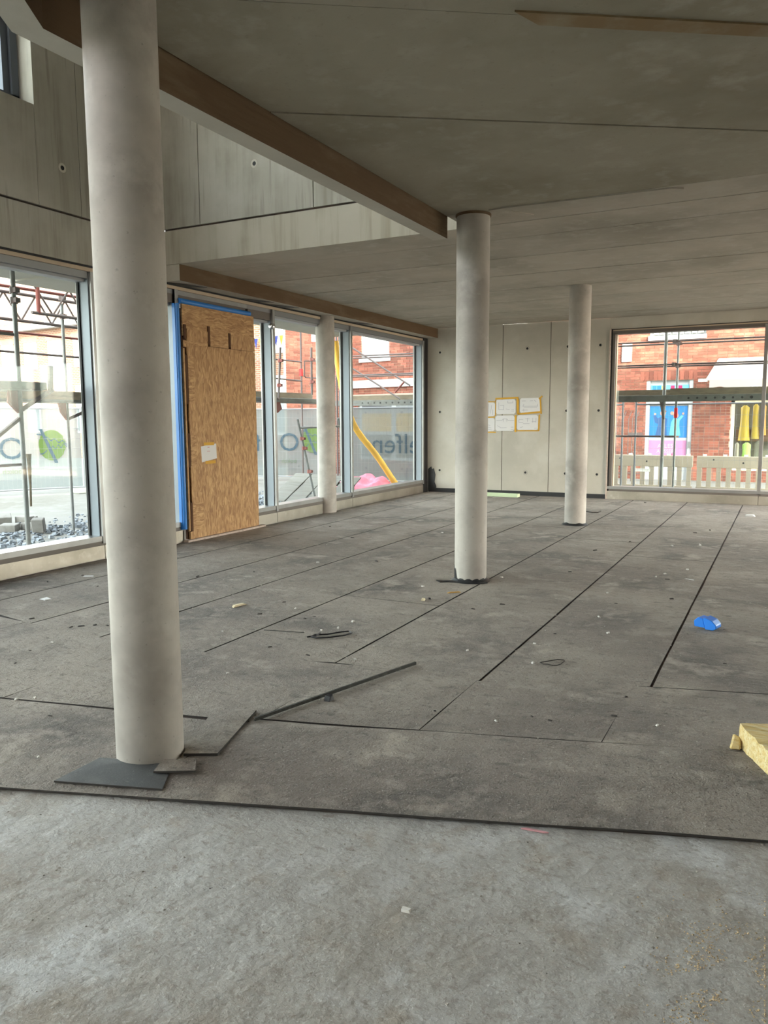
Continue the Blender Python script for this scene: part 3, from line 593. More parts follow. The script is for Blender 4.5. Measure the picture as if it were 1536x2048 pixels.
plan = [(.15, .3, .15, .8), (.15, .3, .4, .3), (.4, .3, .4, .6), (.2, .6, .4, .6), (.6, .75, .6, .9), (.6, .75, .85, .75), (.85, .75, .85, .9), (.5, .35, .7, .3), (.78, .2, .92, .2), (.78, .32, .92, .32)]
elev = [(.05, .68, .35, .68), (.35, .68, .42, .78), (.42, .78, .6, .78), (.6, .78, .66, .68), (.66, .68, .97, .68), (.42, .6, .42, .78), (.6, .6, .6, .78), (.1, .35, .3, .2), (.3, .2, .6, .22), (.82, .1, .95, .1), (.82, .25, .95, .25)]
sect = [(.15, .45, .9, .45), (.2, .38, .85, .38), (.15, .45, .2, .6), (.85, .45, .9, .6), (.1, .2, .4, .2), (.2, .1, .2, .3), (.1, .8, .3, .8), (.5, .8, .65, .8), (.7, .85, .8, .75)]
det = [(.1, .7, .3, .7), (.1, .5, .3, .5), (.1, .5, .1, .7), (.4, .75, .6, .75), (.5, .55, .5, .8), (.7, .55, .9, .55), (.75, .5, .75, .8), (.9, .5, .9, .8), (.15, .15, .3, .22), (.82, .12, .95, .12), (.3, .42, .6, .42)]
paper(992, 799, 1031.5, 828, 1, 'taped drawing of a floor plan with yellow tape along its top', plan)
paper(1040, 796, 1080, 826, 2, 'taped drawing with folded edge beside the floor plan sheet', sect)
paper(991, 831, 1029, 862, 3, 'taped drawing of a long elevation below the floor plan sheet', elev)
paper(1034, 830, 1076, 860, 4, 'taped drawing of three details with rounded taped corners', det)
paper(968, 805, 990, 833, 5, 'narrow taped sheet beside the floor plan drawing', [(.4, .1, .4, .9), (.6, .2, .7, .8), (.8, .1, .8, .5)])
paper(968, 836, 989.5, 863, 6, 'narrow taped sheet beside the long elevation drawing', [(.3, .2, .8, .1), (.3, .35, .7, .25), (.3, .5, .6, .45)])
def tape(px0, py0, px1, py1, wd, lab):
    a = ony(px0, py0, YB); b = ony(px1, py1, YB); y = YB - .0070
    tag(MB().beam((a.x, y, a.z), (b.x, y, b.z), wd, .0012, (0, -1, 0)).build('tape_strip', m_tape), lab, 'tape', 'yellow tape strips holding the drawings')
for t, lt in (((991, 797.5, 1037, 795.5, .035), 'along the top of the floor plan drawing'), ((1035.5, 797, 1036, 829, .045), 'upright between the two upper drawings'), ((1036, 828, 1081, 824, .035), 'below the drawing with the folded edge'), ((1080.5, 797, 1082.5, 828, .03), 'down the free side of the drawing with folded edge'), ((1079, 829, 1077.5, 862, .03), 'down the free side of the three details drawing'), ((1034, 861.5, 1078, 861.5, .022), 'below the three details drawing'), ((1031.5, 830, 1031, 864, .04), 'upright between the two lower drawings'), ((976, 803.5, 992, 803.5, .022), 'over the upper narrow sheet'), ((976, 834.5, 990.5, 834, .025), 'between the two narrow sheets'), ((976, 864.5, 992, 864.5, .025), 'below the lower narrow sheet'), ((991.5, 800, 991, 832, .02), 'upright beside the upper narrow sheet'), ((1078, 798, 1085, 792, .03), 'torn off at the corner of the folded edge drawing')): tape(*t, 'yellow tape strip ' + lt)

# ================================================================ LOOSE THINGS ON THE FLOOR
ZS = .016      # top of the felt
def ch(px, py): return onz(px, py, ZS)
# long dark steel profile lying with one end on the off-cut
p0, p1 = onz(509, 1441, .019), onz(831, 1328, .019)
dirv = (p1 - p0).normalized(); side = Vector((-dirv.y, dirv.x, 0)); mb = MB()
mb.beam(p0 + Vector((0, 0, .006)) - side * .006, p1 + Vector((0, 0, .006)) - side * .006, .002, .016); mb.beam(p0, p1, .014, .002); mb.beam(p0 + Vector((0, 0, .014)), p1 + Vector((0, 0, .014)), .014, .002)
tag(mb.build('steel_profile', m_steel), 'long thin dark steel channel lying across the felt sheets', 'steel profile')
# black strap loop
pts = [(702, 1268), (690, 1272), (660, 1276), (632, 1277), (622, 1275), (630, 1271), (655, 1270), (685, 1265), (698, 1264), (704, 1267)]
tag(MB().tube([ch(*p) + Vector((0, 0, .006)) for p in pts] + [ch(702, 1268) + Vector((0, 0, .006))], .006, 6).tube([ch(614, 1275.5) + Vector((0, 0, .006)), ch(632, 1274) + Vector((0, 0, .01)), ch(640, 1270) + Vector((0, 0, .014))], .006, 6).build('strap_loop', m_dark_plastic, smooth=True), 'flat black plastic strap loop lying on the felt', 'strap')
pts = [(1080, 1326), (1097, 1323), (1115, 1320), (1127, 1321), (1129, 1323), (1122, 1329), (1114, 1332), (1104, 1332), (1097, 1330), (1086, 1329), (1080, 1326)]
tag(MB().tube([ch(*p) + Vector((0, 0, .004)) for p in pts], .0035, 5).build('cord_loop', m_crumb_dark, smooth=True), 'thin dark cord lying in a closed loop on the felt', 'cord')
tag(MB().tube([ch(1173, 1024) + Vector((0, 0, .01)), ch(1184, 1026) + Vector((0, 0, .012)), ch(1196, 1026) + Vector((0, 0, .012)), ch(1201, 1023.5) + Vector((0, 0, .01))], .010, 6).build('bent_strip', m_crumb_dark, smooth=True), 'short bent dark strip lying by the column near the shop window', 'strip')
tag(MB().tube([ch(528, 1261) + Vector((0, 0, .004)), ch(570, 1264) + Vector((0, 0, .006)), ch(608, 1266) + Vector((0, 0, .004))], .003, 5).build('wire_piece', m_steel, smooth=True), 'thin straight wire lying on the felt beside the strap loop', 'wire')
def lump(name, px, py, sx, sy, sz, m, lab, cat, seed, grp=None, bev=0):
    p = ch(px, py); return tag(MB().rock((p.x, p.y, ZS - .006), sx, sy, sz, random.Random(seed)).build(name, m, bevel=bev), lab, cat, grp)
lump('plastic_block', 658, 1399, .022, .018, .03, m_dark_plastic, 'small black plastic block below the long steel channel', 'block', 3)
lump('wood_sliver', 909, 1184, .06, .008, .010, m_wood, 'orange wood sliver at the foot of the bitumen collared column', 'wood sliver', 5)
lump('foam_scrap', 846, 1199, .03, .018, .012, m_foam, 'small yellow foam scrap on a sheet end joint', 'scrap', 6)
lump('rubber_scrap', 859, 1196.5, .022, .012, .010, m_dark_plastic, 'small black rubber scrap beside the yellow foam scrap', 'scrap', 7)
lump('foam_scrap', 478, 1210, .07, .022, .016, m_foam, 'crumpled cream foam scrap lying between two long seams', 'scrap', 8)
lump('paper_scrap', 93, 1197, .055, .035, .008, m_paper, 'pale paper scrap near the glazed front', 'scrap', 9)
lump('paper_scrap', 178, 1151.5, .05, .015, .006, m_paper, 'white paper strip by the base of the glazed front', 'scrap', 10)
lump('paper_scrap', 1378, 1158, .05, .010, .006, m_paper, 'white curled strip between two seams near the blue piece', 'scrap', 11)
lump('paper_scrap', 1500, 1032, .07, .03, .03, m_paper, 'white scrap on the warm lit felt by the shop window', 'scrap', 12)
# blue plastic piece
b0 = ch(1416, 1256); bl = MB(); c, s = math.cos(-.35), math.sin(-.35)
def bp(x, y, z): return (b0.x + x * c - y * s, b0.y + x * s + y * c, ZS - .004 + z)
prof = [(-.085, .012), (-.09, .055), (-.06, .085), (-.02, .08), (0, .012)]
vs = [bp(x, -.05, z) for x, z in prof] + [bp(x, .05, z) for x, z in prof]
n = len(prof); bl.add(vs, [tuple(range(n)), tuple(range(2 * n - 1, n - 1, -1))] + [(i, n + i, n + (i + 1) % n, (i + 1) % n) for i in range(n)])
prof = [(0, .002), (-.02, .08), (-.012, .092), (.05, .075), (.082, .045), (.085, .02), (.06, .004)]
n = len(prof); vs = [bp(x, -.052, z) for x, z in prof] + [bp(x * .9, .055, z) for x, z in prof]
bl.add(vs, [tuple(range(n)), tuple(range(2 * n - 1, n - 1, -1))] + [(i, n + i, n + (i + 1) % n, (i + 1) % n) for i in range(n)])
tag(bl.build('plastic_cover', m_blue, bevel=.004), 'bright blue folded plastic piece lying on the felt', 'plastic piece')
# mineral wool slab
wq_ = tag(empty('mineral_wool_slab', (.12, 3.86, .012)), 'torn block of yellow mineral wool at the edge of the felt', 'insulation')
wa = Vector((-.135, 4.0, 0)); wbv = Vector((.005, 3.70, 0)); dx = (wbv - wa); nrm = Vector((-dx.y, dx.x, 0)).normalized(); mb = MB(); nu, nv, nh = 14, 12, 6; HW = .115
if nrm.x < 0: nrm = -nrm
def wp(u_, v_, h_):
    p = wa + dx * u_ + nrm * (.42 * v_); k = Vector((p.x * 21, p.y * 21, h_ * 4)); j = .010 * mnoise.noise(k) + .006 * mnoise.noise(k * 2.7)
    return Vector((p.x + j * 1.2, p.y - j, .013 + HW * h_ * (1 - .05 * u_) + (.012 * mnoise.noise(Vector((p.x * 3, p.y * 28, 1))) if h_ > .95 else 0)))
def grid(fn, n1, n2): mb.add([fn(i / n1, j / n2) for j in range(n2 + 1) for i in range(n1 + 1)], [(j * (n1 + 1) + i, j * (n1 + 1) + i + 1, (j + 1) * (n1 + 1) + i + 1, (j + 1) * (n1 + 1) + i) for j in range(n2) for i in range(n1)])
grid(lambda a, b: wp(a, 0, b), nu, nh); grid(lambda a, b: wp(a, b, 1), nu, nv); grid(lambda a, b: wp(0, a, b), nv, nh); grid(lambda a, b: wp(a, 1, b), nu, nh)
mb.build('wool_body', m_wool, wq_, smooth=True)
mb = MB(); grid(lambda a, b: wp(1.0, a, b) + Vector((dx.x, dx.y, 0)) * .012, nv, nh); mb.build('facing', m_wool_skin, wq_, smooth=True)
mb = MB(); mb.rock((wa.x - .005, wa.y - .03, .013), .035, .025, .055, random.Random(4)).build('loose_tuft', m_wool, wq_, bevel=.008)
# green foam board by the back wall
a = onz(975, 996, .01); tag(MB().box(-5.75, -4.74, 15.02, 15.20, .010, .075).build('foam_board', m_green_foam, bevel=.004), 'pale green foam board lying by the back wall', 'foam board')
# crumbs: countable ones one by one, grit as stuff
chips_pale = [(445, 1262), (455, 1345), (643, 1259), (706, 1242), (591, 1216), (636, 1124), (676, 1255), (747, 1291), (33, 1397), (77, 1512), (104, 1284), (70, 1394), (1003, 1154), (1312, 1153), (1330, 1147), (1375, 1139), (1198, 1233), (1069, 1286), (1216, 1265), (1315, 1449), (992, 1440), (846, 1172), (884, 1065), (950, 1027), (1066, 1325), (1344, 1091), (1400, 1090), (1215, 1185), (935, 1300), (710, 1318)]
chips_dark = [(508, 1143), (568, 1203), (520, 1227), (540, 1293), (616, 1309), (705, 1075), (753, 1122), (64, 1236), (142, 1253), (163, 1251), (190, 1249), (215, 1250), (30, 1325), (60, 1300), (100, 1430), (165, 1150), (95, 1163), (195, 1172), (1260, 1083), (1190, 1100), (1232, 1206), (1335, 1158), (1343, 1197), (1110, 1266), (1450, 1326), (1100, 1439), (1064, 1431), (1140, 1143), (1005, 1208), (946, 1217), (1253, 1392), (1228, 1430), (395, 1152), (610, 1236), (628, 1232), (1370, 1530), (1395, 1532), (870, 1420), (450, 1775), (422, 1774), (1390, 1065), (1420, 1060), (1290, 1005), (660, 1053)]
for i, (x, y) in enumerate(chips_pale):
    p = ch(x, y); d = p.length; s = .003 + .0011 * d * random.uniform(.6, 1.2)
    tag(MB().rock((p.x, p.y, ZS - .006), s * 1.3, s * .9, s, random.Random(i)).build('mortar_crumb', m_crumb_pale), 'small pale mortar crumb lying on the felt sheets', 'crumb', 'pale mortar crumbs scattered over the felt')
for i, (x, y) in enumerate(chips_dark):
    p = ch(x, y) if y < 1600 else onz(x, y, -.004); d = p.length; s = .0025 + .0009 * d * random.uniform(.6, 1.3)
    tag(MB().rock((p.x, p.y, p.z - .006), s * random.uniform(1.2, 3), s * .9, s * .8, random.Random(i + 99)).build('debris_chip', m_crumb_dark), 'small dark debris chip lying on the felt sheets' if y < 1600 else 'small dark debris chip lying on the bare screed', 'chip', 'dark debris chips scattered over the floor')
rs = random.Random(21); gm = MB()
for k in range(2600):
    x = rs.uniform(-6.5, 2.6); y = rs.uniform(1.0, 9); on = y > L1(x) + .02
    s = rs.uniform(.0012, .0032) * (1 + .12 * y); gm.rock((x, y, (.007 if on else fz(x, y) - .001)), s, s, s * .9, rs)
gm2 = gm.build('floor_grit', m_crumb_grey, recalc=False, kind='stuff'); tag(gm2, 'fine grey grit strewn over felt and bare floor', 'grit')
gm = MB()
for k in range(1500):
    px = min(1530, rs.gauss(1440, 60)); py = rs.gauss(1945, 70); p = onz(px, min(2046, py), 0)
    if mnoise.noise(Vector((p.x * 9, p.y * 9, 0))) < -.05: continue
    s = rs.uniform(.001, .0028); gm.rock((p.x, p.y, fz(p.x, p.y) - .001), s, s, s, rs)
tag(gm.build('spilled_sand', m_sand, recalc=False, kind='stuff'), 'yellow sand spilled on the bare screed', 'sand')
tag(lump('mortar_lump', 812, 1818, .016, .012, .010, m_crumb_pale, 'x', 'y', 31), 'larger pale mortar lump stuck on the bare screed', 'crumb')

p = onz(1068, 1659, .004); MB().prism([(p.x - .05, p.y - .006), (p.x + .04, p.y + .004), (p.x + .055, p.y + .012), (p.x - .03, p.y + .008)], -.004, .001).build('spray_mark', mat('pink_spray_mark', (.66, .34, .36), .9), floor)
# ================================================================ OUTSIDE
ZG = -.15
gr = MB(); gr.add([(-60, -30, ZG), (-7.3, -30, ZG), (-7.3, 60, ZG), (-60, 60, ZG)], [(0, 1, 2, 3)]); gr.add([(-7.3, YB + .3, ZG), (40, YB + .3, ZG), (40, 60, ZG), (-7.3, 60, ZG)], [(0, 1, 2, 3)])
gr.add([(XR + .0, -30, ZG), (40, -30, ZG), (40, YB + .3, ZG), (XR, YB + .3, ZG)], [(0, 1, 2, 3)]); gr.add([(-7.3, -30, ZG), (XR, -30, ZG), (XR, YR, ZG), (-7.3, YR, ZG)], [(0, 1, 2, 3)])
struct(gr.build('ground', m_ground), 'pale paved ground outside the building')
rs = random.Random(5); gm = MB()
for k in range(5200):
    x = -7.35 - 4.2 * rs.random() ** 1.0; y = rs.uniform(3.2, 15.5)
    if x < -10.6 and rs.random() < .8: continue
    s = rs.uniform(.012, .034); gm.rock((x, y, ZG + rs.uniform(-.01, .012)), s * 1.3, s, s * 1.2, rs)
tag(gm.build('gravel_bed', m_gravel, recalc=False, kind='stuff'), 'blue grey gravel bed along the glazed front', 'gravel')
def block(px, py, sx, sy, sz, rz, tilt, lab):
    p = onz(px, py, ZG + .02); mb = MB().box(-sx, sx, -sy, sy, 0, sz); R = Matrix.Rotation(rz, 3, 'Z') @ Matrix.Rotation(tilt, 3, 'X'); mb.v = [R @ v + Vector((p.x, p.y, ZG + .02)) for v in mb.v]
    zmin = min(v.z for v in mb.v); mb.v = [v + Vector((0, 0, ZG + .01 - zmin)) for v in mb.v]
    return tag(mb.build('paving_block', m_stone, bevel=.01), lab, 'paving block', 'paving blocks dumped on the gravel')
LB = 'grey paving block lying on the gravel beside the scaffold pole'
block(20, 1063, .13, .09, .12, .5, .1, LB); block(62, 1060, .13, .09, .12, .4, -.1, LB); block(6, 1047, .13, .10, .13, 1.0, .3, LB); block(50, 1045, .14, .08, .12, .2, 0, LB); block(66, 1042, .07, .06, .08, .2, .2, LB)
tag(block(79, 1064, .09, .06, .22, .6, .25, LB), 'paving block tilted on its end on the gravel', 'paving block', 'paving blocks dumped on the gravel')

# ---- mobile fence panels
def fence(a, b, banner, lab, labB, tu=.95, lu=.58):
    a, b = Vector((a[0], a[1], 0)), Vector((b[0], b[1], 0)); dv = (b - a).normalized(); L = (b - a).length
    t = tag(empty('mobile_fence', ((a.x + b.x) / 2, (a.y + b.y) / 2, ZG)), lab, 'fence panel', 'mobile wire fence panels'); zb, zt = ZG + .14, ZG + 2.02
    def P(u, z, off=0): return Vector((a.x + dv.x * u + dv.y * off, a.y + dv.y * u - dv.x * off, z))
    for u in (.03, L - .03): MB().tube([P(u, ZG + .03), P(u, zt + .05)], .021, 8).build('post', m_wire, t, smooth=True)
    for z in (zb, zt): MB().tube([P(.03, z), P(L - .03, z)], .017, 8).build('rail', m_wire, t, smooth=True)
    w = MB(); n = int(L / .1)
    for i in range(1, n): w.tube([P(i * L / n, zb), P(i * L / n, zt)], .0017, 4, False)
    for i in range(1, 8): w.tube([P(.03, zb + i * (zt - zb) / 8), P(L - .03, zb + i * (zt - zb) / 8)], .0022, 4, False)
    w.build('wire_mesh', m_wire, t, recalc=False, kind='stuff')
    MB().prism([(p.x, p.y) for p in (P(L - .25, 0, .30), P(L + .12, 0, .30), P(L + .22, 0, .18), P(L + .22, 0, -.18), P(L + .12, 0, -.3), P(L - .25, 0, -.3), P(L - .33, 0, -.18), P(L - .33, 0, .18))], ZG, ZG + .12).build('foot', m_fencefoot, t, bevel=.02)
    if banner:
        mb = MB(); nu, nv = 36, 14; off = -.04
        def wav(u_, z): return off - .018 * (1 + mnoise.noise(Vector((u_ * 1.4, z * .7, a.x))))
        nrm = Vector((dv.y, -dv.x, 0))
        mb.add([P(.06 + (L - .12) * i / nu, zb + .02 + (zt - zb - .03) * j / nv, wav(i / nu * L, j / nv * 2)) for j in range(nv + 1) for i in range(nu + 1)], [(j * (nu + 1) + i, j * (nu + 1) + i + 1, (j + 1) * (nu + 1) + i + 1, (j + 1) * (nu + 1) + i) for j in range(nv) for i in range(nu)])
        bn = tag(mb.build('fence_banner', m_banner, smooth=True, recalc=False), labB, 'banner', 'banners tied to the wire fence')
        def put(vs, fs, u1, z0, m, nm): # mirrored: reading direction runs towards smaller u
            mm = MB().add([P(u1 - v.x, z0 + v.y, -.026) for v in vs], fs); mm.build(nm, m, bn, recalc=False)
        put(*text_mesh('Oelfen', .72), L - tu, ZG + .86, m_print, 'lettering'); put(*text_mesh('bokch', .17), L - tu - .1, ZG + .52, m_print_pale, 'lettering')
        n = 28; pts = [Vector((.30 * math.cos(2 * math.pi * k / n) * (1 + .06 * math.sin(3 * k)), .36 * math.sin(2 * math.pi * k / n), 0)) for k in range(n)]
        put(pts, [tuple(range(n))], L - lu, ZG + 1.16, m_print_green, 'leaf_logo')
        def strip(pl, wd):
            vs = []; fs = []
            for i, (x, y) in enumerate(pl): vs += [Vector((x, y - wd, 0)), Vector((x, y + wd, 0))]
            return vs, [(2 * i, 2 * i + 1, 2 * i + 3, 2 * i + 2) for i in range(len(pl) - 1)]
        def put2(pl, wd):
            vs, fs = strip(pl, wd); mm = MB().add([P(L - lu + v.x, ZG + 1.16 + v.y, -.022) for v in vs], fs); mm.build('leaf_stroke', m_print, bn, recalc=False)
        mm = MB().add([P(L - lu + x, ZG + 1.16 + z, -.021) for x, z in ((-.27, .38), (-.20, .38), (.12, -.42), (.04, -.42))], [(0, 1, 2, 3)]); mm.build('leaf_stroke', m_print, bn, recalc=False)
        put2([(-.33, .26), (-.18, .24)], .014); put2([(-.15 + .03 * i, .17 - .0075 * i + .035 * math.sin(i * 1.1)) for i in range(18)], .012)
        put2([(-.28 + .04 * i, -.20 + .02 * i - .03 * math.sin(i * .8)) for i in range(5)], .014); put2([(-.02 + .028 * i, -.07 + .006 * i + .045 * math.sin(i * 1.4)) for i in range(17)], .012)
        mm = MB().add([P(L - .22 + x, ZG + 1.52 + z, -.022) for x, z in ((0, 0), (.10, 0), (.10, .03), (0, .03))], [(0, 1, 2, 3)]); mm.build('stamp', m_wire, bn, recalc=False)
    return t
fence((-16.8, 10.35), (-15.07, 13.45), True, 'wire fence panel before the sunlit house', 'white banner with green leaf logo on the panel before the sunlit house', 1.30, .72)
fence((-15.05, 13.55), (-14.45, 17.1), True, 'wire fence panel running along the paved ground', 'white banner on the fence panel running along the paved ground')
fence((-14.4, 17.25), (-11.3, 18.85), True, 'wire fence panel behind the stacked formwork boards', 'white banner with large letters behind the stacked formwork boards')
fence((-10.35, 17.75), (-6.9, 18.15), True, 'wire fence panel behind the pink tarpaulin', 'white banner with large letters behind the pink tarpaulin', .72, .36)
fence((-6.75, 17.72), (-3.19, 17.70), False, 'wire fence panel beside the shop door with the poster', '')
fence((-2.97, 17.70), (.48, 17.66), False, 'wire fence panel in front of the shop window', '')

# ---- scaffold along the front
def tube_obj(name, p, q, m, parent, r=.024, seg=10): return MB().tube([p, q], r, seg).build(name, m, parent, smooth=True)
def coupler(p, parent, m=m_galv_dark): return MB().tube([Vector(p) - Vector((0, 0, .035)), Vector(p) + Vector((0, 0, .035))], .042, 8).box(p[0] - .03, p[0] + .07, p[1] - .03, p[1] + .03, p[2] - .025, p[2] + .025).build('coupler', m, parent)
sA = tag(empty('scaffold', (-7.7, 6.0, ZG)), 'scaffold bay with green grey pole standing close to the glass', 'scaffold')
tube_obj('standard', (-7.7, 6.0, ZG), (-7.7, 6.0, 7.5), m_galv, sA, .026); tube_obj('standard', (-7.7, 3.2, ZG), (-7.7, 3.2, 7.5), m_galv, sA, .026)
MB().box(-7.78, -7.62, 5.92, 6.08, ZG, ZG + .012).build('base_plate', m_galv, sA)
B('deck', m_deck, -8.05, -7.42, 3.0, 6.15, 1.93, 2.02, sA, .01); MB().beam((-7.70, 6.02, 1.72), (-7.44, 6.24, 1.95), .045, .045).build('bracket', m_galv_dark, sA); MB().beam((-7.46, 6.22, 1.93), (-7.46, 6.235, 2.21), .05, .035).build('toe_upright', m_galv_dark, sA)
MB().slab([(-7.72, 5.97, 1.93), (-7.72, 5.86, 1.93), (-7.72, 5.84, 1.80), (-7.72, 5.97, 1.68)], (1, 0, 0), .03).build('wedge_plate', m_redsteel, sA); MB().beam((-7.7, 5.98, 1.62), (-7.7, 5.55, 1.33), .035, .035).build('brace', m_galv_dark, sA)
coupler((-7.7, 6.0, 3.03), sA); coupler((-7.7, 6.0, 2.92), sA); tube_obj('ledger', (-7.75, 3.2, 2.55), (-7.72, 5.99, 2.55), m_galv_dark, sA, .017)
tube_obj('ledger', (-7.75, 3.2, 1.10), (-7.72, 5.99, 1.10), m_galv_dark, sA, .017)
tl = tag(MB().tube([(-7.66, 6.03, .62), (-7.655, 6.035, .85), (-7.655, 6.035, 1.08)], [.012, .012, .022], 8).tube([(-7.655, 6.035, 1.08), (-7.655, 6.035, 1.22)], [.018, .03], 8).build('scaffold_spanner', m_deckwood, smooth=True), 'wooden handled tool hanging on the scaffold pole near the glass', 'tool')
sB = tag(empty('scaffold', (-9.92, 8.56, ZG)), 'scaffold bay with lattice girders over the gravel', 'scaffold')
XS = -9.92
for y in (8.56, 6.0, 11.1): tube_obj('standard', (XS, y, ZG), (XS, y, 5.6 if y != 8.56 else 3.36), m_galv, sB)
B('base_plate', m_galv, XS - .08, XS + .08, 8.48, 8.64, ZG, ZG + .012, sB)
B('deck', m_deck, XS - .35, XS + .35, 6.0, 9.1, 1.86, 1.94, sB, .01); B('toe_board', m_deckwood, XS + .34, XS + .37, 6.0, 9.1, 1.90, 2.02, sB)
tube_obj('toe_upright', (XS + .33, 9.2, 1.95), (XS + .33, 9.18, 2.85), m_galv, sB, .022); MB().beam((XS, 8.58, 1.62), (XS + .3, 9.15, 1.9), .045, .045).build('bracket', m_galv_dark, sB)
MB().slab([(XS, 8.52, 1.86), (XS, 8.38, 1.86), (XS, 8.42, 1.72), (XS, 8.52, 1.60)], (1, 0, 0), .03).build('wedge_plate', m_redsteel, sB)
def girder(x, y0, y1, z0, z1, parent, upright=True):
    for z in (z0, z1): tube_obj('chord', (x, y0, z), (x, y1, z), m_galv_dark, parent, .024)
    n = max(2, int((y1 - y0) / .55)); st = (y1 - y0 - .1) / n
    for i in range(n):
        ya = y0 + .05 + i * st
        tube_obj('diagonal', (x, ya, z1), (x, ya + st / 2, z0), m_galv_dark, parent, .014, 6); tube_obj('diagonal', (x, ya + st / 2, z0), (x, ya + st, z1), m_galv_dark, parent, .014, 6)
    if upright: tube_obj('girder_upright', (x, y0 + .12, z0), (x, y0 + .12, z1), m_redsteel, parent, .03)
girder(-10.2, 5.0, 11.1, 3.068, 3.457, sB, False); girder(-9.80, 7.92, 11.2, 3.15, 3.56, sB)
for z in (2.89, 2.60): tube_obj('guard_rail', (-10.2, 5.0, z), (-10.2, 9.2, z), m_redsteel if z > 2.7 else m_galv_dark, sB, .018)
tube_obj('ledger', (-9.95, 5.0, 3.47), (-9.95, 11.1, 3.52), m_redsteel, sB, .022); coupler((XS, 8.56, 3.17), sB); coupler((XS, 8.56, 3.44), sB)
sC = tag(empty('scaffold', (-9.3, 14, ZG)), 'scaffold bay with frame uprights behind the stacked boards', 'scaffold')
tube_obj('standard', (-9.9, 15.13, ZG), (-9.9, 15.13, 4.4), m_galv_dark, sC, .022)
for px, yt, yb in ((560, 695, 800), (622, 695, 790)):
    a, b = onx(px + .5, yt, -9.0), onx(px - 3 if px < 600 else px + 2, yb, -9.0); tube_obj('upright', a, b, m_galv_dark, sC, .024)
    for yy in (.25, .72): q = a.lerp(b, yy); coupler((q.x, q.y, q.z), sC, m_redsteel)
p = onx(602, 745, -9.9); B('red_marking', m_redmark, -9.93, -9.87, p.y - .03, p.y + .03, p.z - .08, p.z + .08, sC)
for y in (720, 758): tube_obj('guard_rail', onx(545, y - 2, -9.4), onx(603, y + 4, -9.75), m_galv_dark, sC, .017)
q0, q1, q2, q3 = [onx(*k, -9.85) for k in ((632, 722), (609, 722), (609, 755), (632, 756))]; MB().tube([q0, q1, q1.lerp(q2, .9), q2.lerp(q3, .1), q3], .015, 6).build('rail_frame', m_galv_dark, sC, smooth=True)
d0 = onx(545, 800, -9.1); B('deck', m_deck, -9.6, -9.0, 10.6, 15.1, 1.93, 2.02, sC, .01); B('toe_board', m_deckwood, -9.62, -9.59, 10.6, 15.1, 2.0, 2.16, sC)
for y in (12.9, 14.6): MB().slab([(-9.05, y - .10, 1.93), (-9.05, y + .10, 1.93), (-9.05, y + .16, 1.80), (-9.05, y + .02, 1.72)], (1, 0, 0), .03).build('wedge_plate', m_redsteel, sC)
for px in (676, 686): tube_obj('standard', Vector((ony(px, 975, 16.36).x, 16.36, ZG)), Vector((ony(px - 2, 800, 16.36).x, 16.36, 4.2)), m_galv_dark, sC, .024)
# ---- scaffold behind the back wall
sD = tag(empty('scaffold', (-2.1, 16.6, ZG)), 'scaffold across the shop window with perforated steel deck', 'scaffold')
for yy in (16.5, 17.1):
    for x in (-9.7, -2.05, .5, 3.1): tube_obj('standard', (x - (.16 if yy < 17 else 0) * (1 if x > -3 else 0), yy, ZG), (x - (.16 if yy < 17 else 0) * (1 if x > -3 else 0), yy, 3.3 if (yy < 17 and x < 0 and x > -3) else 6), m_galv_dark if x < -3 else m_galv, sD, .034 if (yy < 17 and -3 < x < 0) else .023)
    for z in (2.63, 3.08): tube_obj('guard_rail', (-10.0, yy, z), (3.2, yy, z), m_galv_dark, sD, .017)
    for z in (2.63, 3.08):
        coupler((-2.05, yy, z), sD)
dk = B('deck', m_deck, -9.9, 3.2, 16.5, 17.1, 1.94, 2.0, sD, .006); B('deck_beam', m_deck, -9.9, 3.2, 16.46, 16.495, 1.90, 2.03, sD, .004); B('toe_board', m_deckwood, -9.9, 3.2, 17.1, 17.13, 2.0, 2.16, sD); B('toe_board', m_deckwood, -2.1, 3.2, 16.50, 16.53, 2.03, 2.16, sD)
for x in [-9.05 + .16 * i for i in range(9)] + [-1.75 + .16 * i for i in range(8)]: MB().tube([(x, 16.462, 1.965), (x, 16.456, 1.965)], .022 if int(x * 100) % 2 else .03, 8).build('deck_hole', m_gasket, sD)
tube_obj('brace', ony(690, 686, 16.9), ony(820, 771, 16.9), m_galv_dark, sD, .02); tube_obj('brace', ony(688, 726, 16.9), ony(800, 798, 16.9), m_galv_dark, sD, .02); tube_obj('brace', ony(808, 764, 16.9), ony(790, 785, 16.9), m_redsteel, sD, .022)
MB().beam((-2.28, 16.5, 1.95), (-2.20, 16.5, 1.55), .07, .04).build('bracket', m_galv_dark, sD)
MB().box(-2.08, -2.02, 17.07, 17.13, 1.58, 1.78).build('red_marking', m_redmark, sD)
for z in (1.20,): tube_obj('ledger', (-3.6, 17.1, z), (-2.05, 17.1, z), m_galv_dark, sD, .018)

